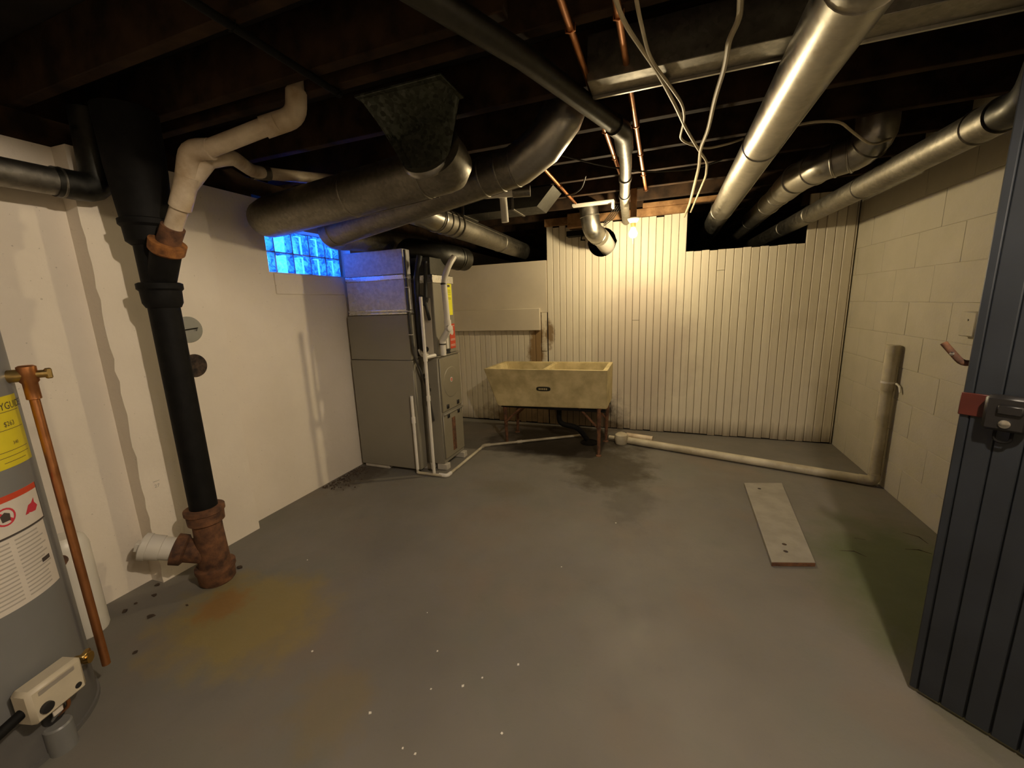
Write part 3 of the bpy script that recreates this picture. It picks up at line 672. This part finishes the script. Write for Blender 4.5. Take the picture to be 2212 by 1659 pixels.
for k, (xx, yy) in enumerate(((-1.745, 2.675), (-1.625, 2.69), (-1.615, 2.975))):
    solo('support_block', MB().box((xx-.045, yy-.03, 0), (xx+.045, yy+.03, .0495), .004), 'concrete_pale',
         ['pale block under the camera-facing side of the furnace', 'pale block under the furnace corner by the drain pipe', 'pale block under the furnace corner towards the tub'][k].replace('camera-facing side', 'long side'), 'block')
co_ = thing('coil_cabinet', 'sheet-metal coil cabinet above the furnace with stuck-on tags', 'cabinet', (-1.9, 2.84, FZ+.008))
part('body', MB().box((FX0, 2.69, FZ+.008), (-1.612, 3.0, 1.50), .005), 'furnace_grey', co_)
part('access_panel', MB().box((-1.76, 2.684, FZ+.02), (-1.64, 2.69, 1.36), .002), 'panel_paint', co_)
part('foil_tape', MB().box((FX0, 2.682, 1.47), (-1.606, 3.004, 1.53), .003), 'foil', co_)
yt = part('yellow_tag', MB().box((-1.612, 2.872, 1.225), (-1.6095, 2.972, 1.475), .0005), 'tag_yellow', co_, 'bright yellow tag')
part('tag_print', MB().box((-1.6095, 2.90, 1.445), (-1.609, 2.945, 1.462), .0001), 'print_dark', yt)
for z in (1.42, 1.41, 1.40, 1.385, 1.36, 1.35): part('tag_print', MB().box((-1.6095, 2.885, z), (-1.609, 2.955, z+.0025), .0001), 'print_dark', yt)
rt_ = part('red_tag', MB().box((-1.612, 2.90, .955), (-1.6095, 2.988, 1.155), .0005), 'label_red', co_, 'red warning tag')
part('tag_print', MB().lathe((-1.6095, 2.935, 1.09), (1, 0, 0), [(0, .026), (.0005, .026)], 20), 'label_white', rt_)
for z in (1.135, .985, .975, 1.03, 1.02): part('tag_print', MB().box((-1.6095, 2.91, z), (-1.609, 2.98, z+.004), .0001), 'label_white', rt_)
pln = thing('supply_plenum', 'dark sheet-metal plenum box over the coil cabinet', 'duct', (-1.9, 2.84, 1.53))
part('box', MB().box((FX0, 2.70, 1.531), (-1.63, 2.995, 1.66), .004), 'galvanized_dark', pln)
# return drop against the white wall
rb = thing('return_duct', 'tall flat grey return duct between white wall and furnace', 'duct', (-2.06, 2.61, 0))
RX0, RX1, RY0, RY1 = -2.325, -1.752, 2.555, 2.65
part('lower_panel', MB().box((RX0, RY0, .03), (RX1, RY1, .902), .003), 'furnace_grey', rb)
part('upper_panel', MB().box((RX0+.005, RY0+.002, .905), (RX1-.01, RY1, 1.245), .003), 'furnace_grey', rb)
part('foil_section', MB().box((RX0+.03, RY0+.004, 1.248), (RX1-.015, RY1, 1.515), .004), 'duct_wrap', rb, 'foil-wrapped duct section')
part('foil_tape', MB().box((RX0+.026, RY0-.001, 1.25), (RX1-.013, RY1, 1.262), .002).box((RX0+.026, RY0-.001, 1.272), (RX1-.013, RY1, 1.284), .002), 'foil', rb)
part('foil_tape', MB().box((RX0+.03, RY0-.004, 1.498), (RX1-.013, RY1, 1.535), .004), 'foil', rb)
part('top_section', MB().box((RX0+.03, RY0+.002, 1.536), (RX1-.012, RY1, 1.712), .004), 'duct_wrap', rb, 'bubbled duct wrap section')
part('foot', MB().box((RX0+.02, RY0+.01, 0), (RX0+.26, RY1, .0295), .004), 'concrete_pale', rb)
# refrigerant lines
rf = thing('refrigerant_line', 'thick black insulated refrigerant line beside the furnace', 'pipe', (-1.70, 2.60, .98))
part('insulation', MB().tube(fillet([(-1.66, 2.62, 1.66), (-1.69, 2.60, 1.50), (-1.695, 2.60, 1.15), (-1.70, 2.62, .985), (-1.70, 2.68, .975)], .06), .021, 16), 'black_rubber', rf)
part('joint_wrap', MB().tube([(-1.69, 2.60, 1.36), (-1.63, 2.62, 1.33)], .034, 14), 'black_rubber', rf)
part('side_branch', MB().tube(fillet([(-1.64, 2.615, 1.34), (-1.63, 2.62, 1.26), (-1.635, 2.65, 1.20)], .03), .012, 12), 'black_rubber', rf)
part('side_branch', MB().tube([(-1.636, 2.62, 1.36), (-1.628, 2.64, 1.62)], .014, 12), 'black_rubber', rf)
lq = thing('control_cable', 'thin dark cable with white ties hanging down the furnace side', 'cable', (-1.66, 2.55, .3))
cp = [(-1.735, 2.545, 1.70), (-1.735, 2.545, 1.45), (-1.735, 2.54, 1.20), (-1.725, 2.54, .95), (-1.70, 2.565, .84), (-1.675, 2.60, .72), (-1.665, 2.62, .55), (-1.655, 2.635, .42)]
part('cable', MB().tube(fillet(cp, .08), .009, 10), 'cable_dark', lq)
for z in (1.51, 1.44, 1.27, 1.10): part('tie', MB().tube([(-1.748, 2.533, z), (-1.722, 2.533, z-.002), (-1.715, 2.54, z)], .003, 6), 'pvc', lq)
for k in range(4): part('spring_coil', MB().lathe((-1.668+.004*k, 2.585+.008*k, .78-.04*k), Zv, [(0, .013), (.022, .013)], 10), 'cable_dark', lq)
# white vent pipes on the furnace
pv = thing('vent_pipe', 'white plastic furnace vent pipe with a wye', 'pipe', (-1.6, 2.7, FZ+.01))
a0, a1, a2_, a3 = PY(968, 575, 2.70), PY(958, 606, 2.70), PY(967, 700, 2.70), PY(956, 735, 2.72)
part('pipe', MB().tube(fillet([a0+Vector((.02, .06, .07)), a0, a1, a2_], .05), .022, 18), 'pvc', pv)
part('wye', MB().tube(fillet([a2_+Vector((0, 0, .03)), a2_+Vector((.002, 0, -.045)), (a3.x, 2.72, a3.z), (a3.x, 2.72, a3.z-.03)], .03), .026, 18).lathe(a2_+Vector((.006, -.01, -.03)), (.9, -.45, 0), [(0, .024), (.03, .024), (.032, .018)], 16), 'pvc', pv)
part('inlet', MB().tube([(a3.x, 2.72, a3.z-.02), (a3.x, 2.72, FZ+.009)], .0215, 18), 'pvc', pv)
part('clamp', MB().lathe(a1+Vector((0, 0, -.03)), Zv, [(0, .0225), (.002, .0245), (.012, .0245), (.014, .0225)], 18), 'galvanized_dark', pv)
part('clamp', MB().lathe((a3.x, 2.72, a3.z-.035), Zv, [(0, .022), (.002, .027), (.01, .027), (.012, .022)], 18), 'galvanized_dark', pv)
p2 = thing('vent_pipe', 'straight white plastic intake pipe in a black rubber collar', 'pipe', (-1.57, 2.82, FZ+.01))
b2 = PY(972, 745, 2.83)
part('pipe', MB().tube([(-1.628, 2.86, 1.13), (-1.628, 2.86, FZ+.03)], .022, 18), 'pvc', p2)
part('collar', MB().lathe((-1.628, 2.86, FZ+.009), Zv, [(0, .034), (.01, .034), (.012, .029), (.02, .029), (.022, .034), (.035, .034), (.037, .024)], 18), 'black_rubber', p2)
# condensate line
cn = thing('condensate_pipe', 'thin white condensate pipe rising at the furnace and crossing to the tub', 'pipe', (-1.63, 2.57, 0))
rc = .0115; zf = .014
vb = Vector((-1.630, 2.545, zf)); vt = PY(935, 640, 2.545)
part('riser', MB().tube([vb, (vb.x, vb.y, .45), (vb.x, vb.y, vt.z)], rc+.0005, 14), 'pvc', cn)
part('coupling', MB().lathe((vb.x, vb.y, .60), Zv, [(0, .012), (.001, .0155), (.04, .0155), (.041, .012)], 14), 'pvc', cn)
part('tee', MB().lathe((vb.x, vb.y, .90), Zv, [(0, .012), (.001, .0165), (.06, .0165), (.061, .012)], 14).tube([(vb.x, vb.y, .93), (vb.x+.03, vb.y+.09, .935)], .015, 14), 'pvc', cn)
part('trap_arm', MB().tube(fillet([(vb.x-.02, vb.y+.07, .935), (vb.x-.08, vb.y+.08, .935), (vb.x-.10, vb.y+.085, .98)], .02), .014, 14), 'pvc', cn)
r2 = PZ(903, 1021, zf); r2t = PY(897, 856, r2.y)
part('standpipe', MB().tube([r2, (r2.x, r2.y, r2t.z)], rc, 14), 'pvc', cn)
part('coupling', MB().lathe((r2.x, r2.y, .42), Zv, [(0, .012), (.001, .0155), (.05, .0155), (.051, .012)], 14), 'pvc', cn)
w1, w2, w3 = PZ(966, 1028, zf), PZ(1046, 962, zf), PZ(1255, 940, zf)
part('floor_run', MB().tube(fillet([r2+Vector((0, 0, .03)), r2, vb+Vector((0, -.012, 0)), w1, w2, w3], .035), rc, 14), 'pvc_floor', cn)
part('elbow', MB().tube(fillet([lerp(vb, w1, .4), w1, lerp(w1, w2, .08)], .04), .0155, 14), 'pvc', cn)
part('elbow', MB().tube(fillet([lerp(w2, w1, .06), w2, lerp(w2, w3, .06)], .03), .0155, 14), 'pvc_floor', cn)
part('coupling', MB().tube([lerp(w2, w3, .33), lerp(w2, w3, .38)], .0155, 14), 'pvc_floor', cn)

# ================================================================== LAUNDRY TUB
tb = thing('laundry_tub', 'stained concrete double laundry tub on iron legs', 'sink', (-.94, 3.48, 0))
zt, zb = .74, .395
TF = [Vector((-1.472, 3.215, zt)), Vector((-.402, 3.262, zt)), Vector((-.412, 3.758, zt)), Vector((-1.460, 3.700, zt))]
BF = [Vector((-1.375, 3.275, zb)), Vector((-.405, 3.315, zb+.012)), Vector((-.41, 3.70, zb+.012)), Vector((-1.37, 3.66, zb))]
mb = MB(); v = TF+BF; f = [[4, 7, 6, 5]]+[[i, (i+1) % 4, 4+(i+1) % 4, 4+i] for i in range(4)]
def bil(q, s, t_): return q[0]*(1-s)*(1-t_)+q[1]*s*(1-t_)+q[2]*s*t_+q[3]*(1-s)*t_
ss = [0, .04, .485, .515, .962, 1]; tt = [0, .085, .915, 1]
g = {}
for i, s in enumerate(ss):
    for j, t_ in enumerate(tt): g[i, j] = len(v); v.append(bil(TF, s, t_))
for i in range(5):
    for j in range(3):
        if j == 1 and i in (1, 3):
            s0, s1 = ss[i], ss[i+1]; ii = .02
            bq = [bil(TF, s0+ii+(.05 if i == 1 else 0), .16), bil(TF, s1-ii, .16), bil(TF, s1-ii, .86), bil(TF, s0+ii+(.05 if i == 1 else 0), .86)]
            k = len(v); v += [q-Vector((0, 0, .27)) for q in bq]
            tq = [g[i, 1], g[i+1, 1], g[i+1, 2], g[i, 2]]
            f += [[tq[m], tq[(m+1) % 4], k+(m+1) % 4, k+m] for m in range(4)]+[[k, k+1, k+2, k+3]]
        else: f.append([g[i, j], g[i+1, j], g[i+1, j+1], g[i, j+1]])
mbb = MB().add(v, f)
bmx = part('basin', mbb, 'tub_concrete', tb, smooth=False)
bmm = bmesh.new(); bmm.from_mesh(bmx.data); bmesh.ops.remove_doubles(bmm, verts=bmm.verts, dist=.0005)
bmesh.ops.bevel(bmm, geom=[e for e in bmm.edges if len(e.link_faces) == 2 and e.calc_face_angle(0) > .5], offset=.008, segments=2, affect='EDGES', clamp_overlap=True)
bmesh.ops.recalc_face_normals(bmm, faces=bmm.faces); bmm.to_mesh(bmx.data); bmm.free()
fc = bil([TF[0], TF[1], BF[1], BF[0]], .475, .50); fnm = (TF[1]-TF[0]).cross(BF[0]-TF[0]).normalized()
if fnm.y > 0: fnm = -fnm
xa = (TF[1]-TF[0]).normalized(); ya = fnm.cross(xa)
pts = [fc+xa*(.062*math.copysign(abs(math.cos(a))**.6, math.cos(a)))+ya*(.020*math.copysign(abs(math.sin(a))**.6, math.sin(a)))-fnm*.002 for a in [2*math.pi*k/20 for k in range(20)]]
pt_ = part('maker_plate', MB().prism(pts, fnm*.008), 'galvanized_dark', tb, 'worn dark oval maker plate')
for k in range(5): part('raised_mark', MB().box((-.04+.016*k, -.008, .006), (-.030+.016*k, .008, .0085), .0008, Matrix.Translation(fc) @ Matrix((xa, ya, fnm)).transposed().to_4x4()), 'tub_concrete', pt_)
for k, (lx, ly, fx, fy) in enumerate(((-1.33, 3.34, -1.345, 3.40), (-.475, 3.335, -.47, 3.29), (-1.31, 3.64, -1.36, 3.74), (-.445, 3.66, -.46, 3.67))):
    zb_ = zb+(.012 if k % 2 else 0)-.001
    part('leg', MB().tube([(lx, ly, zb_), (lerp((lx, ly, 0), (fx, fy, 0), .6).x, lerp((lx, ly, 0), (fx, fy, 0), .6).y, .14), (fx, fy, .004)], [.020, .015, .013], 10).lathe((fx, fy, 0), Zv, [(0, .026), (.006, .024), (.012, .014)], 12), 'rust', tb)
    sx_ = 1 if k % 2 == 0 else -1
    part('brace', MB().tube([(lerp((lx, ly, 0), (fx, fy, 0), .3).x, ly, .22), (lx+sx_*.17, ly, zb_-.006)], .010, 8), 'rust', tb)
for yy in (3.34, 3.645): part('support_bar', MB().box((-1.36, yy-.018, zb-.022), (-.42, yy+.018, zb-.002), .002), 'cast_iron', tb)
part('drain_tail', MB().tube(fillet([(-.86, 3.49, zb), (-.86, 3.49, .20), (-.70, 3.55, .16), (-.62, 3.60, .03)], .06), .024, 14), 'cast_iron', tb)
solo('floor_drain', MB().lathe((-.60, 3.60, 0), Zv, [(0, .085), (.008, .085), (.01, .07), (.004, .065), (.004, .02)], 24), 'cast_iron', 'black round floor drain under the laundry tub', 'drain')
# drain pipe across the floor and up the block wall
lp = thing('drain_pipe', 'cream plastic drain crossing the floor and climbing the block wall', 'pipe', (0, 3.6, 0))
z_ = .034; h0 = PZ(1316, 944, z_); h1 = PZ(1345, 949, z_); h2 = Vector((R-.045, 3.215, z_)); h3 = Vector((R-.045, 3.215, .955))
part('floor_run', MB().tube([h1, lerp(h1, h2, .5), h2-(h2-h1).normalized()*.02], .031, 20), 'pvc_floor', lp)
part('elbow', MB().tube(fillet([lerp(h1, h2, .955), h2, (h2.x, h2.y, .09)], .045), .0335, 20), 'pvc_floor', lp)
part('standpipe', MB().tube([(h2.x, h2.y, .06), (h3.x, h3.y, .66)], .031, 20), 'pvc_floor', lp)
part('upper_standpipe', MB().tube([(h3.x, h3.y, .66), h3], .034, 20), 'pvc_floor', lp)
part('inlet', MB().tube([h0, h1], .018, 16), 'pvc_floor', lp)
part('pump_body', MB().lathe(h1+Vector((-.01, -.02, -.033)), Zv, [(0, .05), (.05, .062), (.085, .055), (.10, .035)], 20).lathe(h1+Vector((0, .02, .02)), (.3, -.9, .2), [(-.06, .04), (.05, .042), (.06, .03)], 18), 'pvc_floor', lp)
part('pump_outlet', MB().tube([h1+Vector((.03, .06, .02)), h1+Vector((.26, .02, .016))], .028, 16), 'pvc_old', lp)
sc = thing('pipe_strap', 'small white strap holding the standpipe to the block wall', 'strap', (R-.045, 3.14, .69))
part('band', MB().lathe((h3.x, h3.y, .71), Zv, [(0, .0345), (0, .036), (.012, .036), (.012, .0345)], 20), 'pvc', sc)
part('tail', MB().tube([(R-.02, 3.175, .715), (R-.012, 3.15, .70), (R-.012, 3.135, .665)], .006, 8), 'pvc', sc)
ob = PX(2104, 700, R-.004)
bx_ = thing('wall_box', 'small cream box on the block wall next to the door edge', 'switch box', ob)
part('box', MB().box(ob+Vector((-.03, -.06, -.06)), ob+Vector((.003, .05, .06)), .006), 'block_paint', bx_)
part('screw', MB().lathe(ob+Vector((-.03, -.01, .02)), (-1, 0, 0), [(0, .006), (.003, .005)], 10), 'chrome', bx_)

# ================================================================== UNDER THE JOISTS
dp = thing('drain_line', 'dark iron drain line under the joists ending near the bulb', 'pipe', (-.3, 2.1, 2.0))
pp = [Vector((-.70, .76, 2.055)), Vector((-.44, 1.36, 2.05)), PZ(1345, 283, 2.04), PZ(1352, 350, 2.03), Vector((-.30, 3.35, 2.02)), Vector((-.335, 3.95, 1.985))]
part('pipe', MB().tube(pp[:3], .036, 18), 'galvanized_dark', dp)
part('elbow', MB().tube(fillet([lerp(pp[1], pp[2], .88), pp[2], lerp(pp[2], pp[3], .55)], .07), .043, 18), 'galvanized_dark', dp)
part('tail_pipe', MB().tube(fillet(pp[2:], .15), .033, 18), 'galvanized_dull', dp)
for q in (.3, .75): part('coupling', MB().tube([lerp(pp[3], pp[4], q), lerp(pp[3], pp[4], q+.06)], .039, 18), 'galvanized_dull', dp)
for nm, lab, xs_, y0, y1, rr, mt in (('water_pipe', 'copper water pipe beside the pale cables', -.146, .7, 3.36, .011, 'copper'), ('water_pipe', 'copper water pipe alongside the dark drain line', -.285, .7, 3.4, .011, 'copper'),
                                 ('water_pipe', 'short copper pipe beyond the upturned duct', -.70, 2.35, 3.5, .010, 'copper'), ('gas_pipe', 'long dark gas pipe under the joists by the mottled boot', -1.165, -.3, 1.38, .012, 'cast_iron')):
    o = thing(nm, lab, 'pipe', (xs_, y0, 2.088))
    part('pipe', MB().tube([(xs_, y0, 2.087), (xs_, (y0+y1)/2, 2.086), (xs_, y1, 2.087)], rr, 12), mt, o)
    for yy in [1.34+.395*k for k in range(-1, 6)]:
        if y0 < yy < y1: part('hanger', MB().tube([(xs_-.014, yy+.02, 2.099), (xs_-.014, yy+.02, 2.078), (xs_, yy+.02, 2.0735), (xs_+.014, yy+.02, 2.078), (xs_+.014, yy+.02, 2.099)], .002, 6), mt, o)
def cable(lab, pxs, r, mat='cable_cream', z=2.04):
    pts = [PZ(p[0], p[1], p[2] if len(p) > 2 else z) for p in pxs]
    o = thing('cable', lab, 'cable', pts[0]); part('sheath', MB().tube(fillet(pts, .08, 4), r, 8), mat, o); return o
cable('pale cable kinking beside the copper water pipe', [(1310, -60, 2.085), (1345, 45), (1420, 155), (1460, 230), (1480, 275), (1510, 325), (1528, 350), (1525, 380, 2.03), (1512, 410, 2.02), (1492, 458, 1.98)], .0065)
cable('pale cable looping back under the joists', [(1365, -60, 2.085), (1378, 20), (1402, 125), (1440, 175), (1475, 225), (1479, 255), (1468, 300), (1490, 312), (1525, 322), (1570, 312), (1605, 300, 2.075)], .0055)
cable('flat pale cable hanging near the widest duct', [(1603, -80, 2.085), (1598, 40, 2.06), (1575, 85), (1567, 140), (1545, 210), (1530, 280), (1513, 320), (1510, 360), (1500, 400, 2.03), (1490, 440, 2.0), (1478, 468, 1.96)], .0085)
cable('thin dark cable sagging across the joists', [(1190, 330, 2.07), (1300, 358, 2.045), (1400, 372, 2.03), (1500, 366, 2.04), (1560, 345, 2.08)], .0045, 'cable_dark')
cable('pale cable looping over the ribbed elbow', [(1700, 275, 2.02), (1760, 262, 2.0), (1815, 262, 1.99), (1850, 292, 1.97), (1885, 315, 1.95), (1925, 300, 1.99)], .0055)
cable('dark cable curled against the joist over the vent', [(1265, 380, 2.07), (1258, 405, 2.03), (1240, 420, 2.03), (1222, 422, 2.07)], .005, 'cable_dark')
# cluster by the bulb
jb = thing('junction_bracket', 'white metal bracket and strapping above the vent elbow', 'bracket', (-.62, 3.72, 2.09))
part('plate', MB().box((-.74, 3.55, 2.075), (-.40, 3.61, 2.095), .002).box((-.42, 3.55, 2.03), (-.40, 3.61, 2.075), .002), 'porcelain', jb)
for k in range(4): part('wire', MB().tube([(-.40+.02*k, 3.70, 2.08), (-.46+.01*k, 3.80, 2.03-.012*k), (-.52, 3.86, 1.985-.012*k)], .004, 6), 'cable_dark', jb)
solo('wood_block', MB().box((-.86, 3.90, 1.97), (-.68, 4.03, 2.095), .004), 'raw_wood', 'bare wood block nailed over the cream boards', 'wood block')
solo('metal_clip', MB().box((-.885, 3.97, 1.905), (-.725, 4.06, 1.955), .004).tube([(-.73, 3.98, 1.93), (-.74, 3.95, 1.86), (-.70, 3.94, 1.855)], .006, 8), 'cast_iron', 'black clamp on the boards left of the vent hole'.replace('left of', 'beside'), 'clamp')
for k, (xx, yy, ll) in enumerate(((.50, 1.30, .26), (.86, 1.30, .22), (1.12, 1.33, .16))):  # added orange slabs standing in for lamplight on the joist faces
    solo('wood_cleat', MB().box((xx, 1.384, 2.13), (xx+ll, 1.40, 2.2), .003), 'raw_wood', ['orange wood cleat on the joist by the widest duct', 'orange wood cleat between the duct trio', 'orange wood cleat near the block wall'][k], 'wood cleat')

# ================================================================== LOOSE THINGS ON THE FLOOR
q = [PZ(1607, 1049, .0), PZ(1666, 1222, .0), PZ(1760, 1223, .0), PZ(1688, 1049, .0)]
pb = thing('plank', 'loose grey-painted plank lying on the floor', 'plank', (q[0]+q[2])/2)
mb = MB().prism([p+Vector((0, 0, .001)) for p in q], (0, 0, .019))
part('board', mb, 'plank_paint', pb)
part('worn_end', MB().prism([lerp(q[1], q[0], -.006)+Vector((0, 0, .002)), lerp(q[2], q[3], -.006)+Vector((0, 0, .002)), lerp(q[2], q[3], -.0005)+Vector((0, 0, .002)), lerp(q[1], q[0], -.0005)+Vector((0, 0, .002))], (0, 0, .016)), 'rust', pb)
for (u_, v_) in ((.35, .10), (.45, .83), (.42, .90)):
    p = bil([q[0], q[3], q[2], q[1]], u_, v_)+Vector((0, 0, .02)); part('knot_hole', MB().lathe(p, Zv, [(0, .011), (.0008, .009)], 10), 'soot', pb)
for (x, y) in ((664, 1210), (1213, 1225), (923, 1324), (1000, 1482), (931, 1489), (1084, 1585), (897, 1629), (870, 1617), (675, 1407), (1119, 1436), (800, 1540), (1042, 1465), (1330, 1130), (945, 1407)):
    p = PZ(x, y); a = random.uniform(0, 6); s = random.uniform(.0035, .007)
    solo('paint_flake', MB().prism([p+Vector((math.cos(a+k*1.5)*s*random.uniform(.6, 1.1), math.sin(a+k*1.5)*s*random.uniform(.6, 1.1), .0005)) for k in range(4)], (0, 0, .0018)), 'flake',
         'tiny white paint flake on the grey floor', 'paint flake', 'white paint flakes scattered over the floor', smooth=False)
for (x, y, s) in ((270, 1321, .018), (326, 1332, .020), (333, 1287, .016), (294, 1304, .010), (340, 1264, .014), (292, 1410, .012), (517, 1226, .020), (404, 1308, .008)):
    p = PZ(x, y); a = random.uniform(0, 6)
    solo('rust_chip', MB().prism([p+Vector((math.cos(a+k*1.05)*s*random.uniform(.5, 1.1), math.sin(a+k*1.05)*s*random.uniform(.5, 1.1)*.7, .0005)) for k in range(6)], (0, 0, .004)), 'crumb',
         'dark rust chip on the floor around the foot of the soil stack', 'rust chip', 'rust chips round the stack', smooth=False)
mb = MB()
for k in range(260):
    p = Vector((L+.02+abs(random.gauss(0, .07)), random.uniform(2.12, 2.54), 0)); s = random.uniform(.003, .009)
    mb.add([p+Vector((s, 0, 0)), p+Vector((-s*.5, s*.9, 0)), p+Vector((-s*.5, -s*.9, 0)), p+Vector((0, 0, s*1.2))], [[0, 1, 3], [1, 2, 3], [2, 0, 3], [0, 2, 1]])
solo('debris', mb, 'crumb', 'brown crumbs of dirt along the foot of the white wall', 'dirt', kind='stuff', smooth=False)

flr = bpy.data.objects['floor']
for pts in ([(1813, 1189), (1845, 1191), (1872, 1203)], [(1955, 1186), (1985, 1188), (2014, 1197)], [(1845, 1162), (1870, 1166)], [(1950, 1150), (1985, 1160), (2005, 1175)]):
    part('crack', MB().tube([PZ(*p) for p in pts], [.001]+[.0028]*(len(pts)-2)+[.001], 5), 'soot', flr)
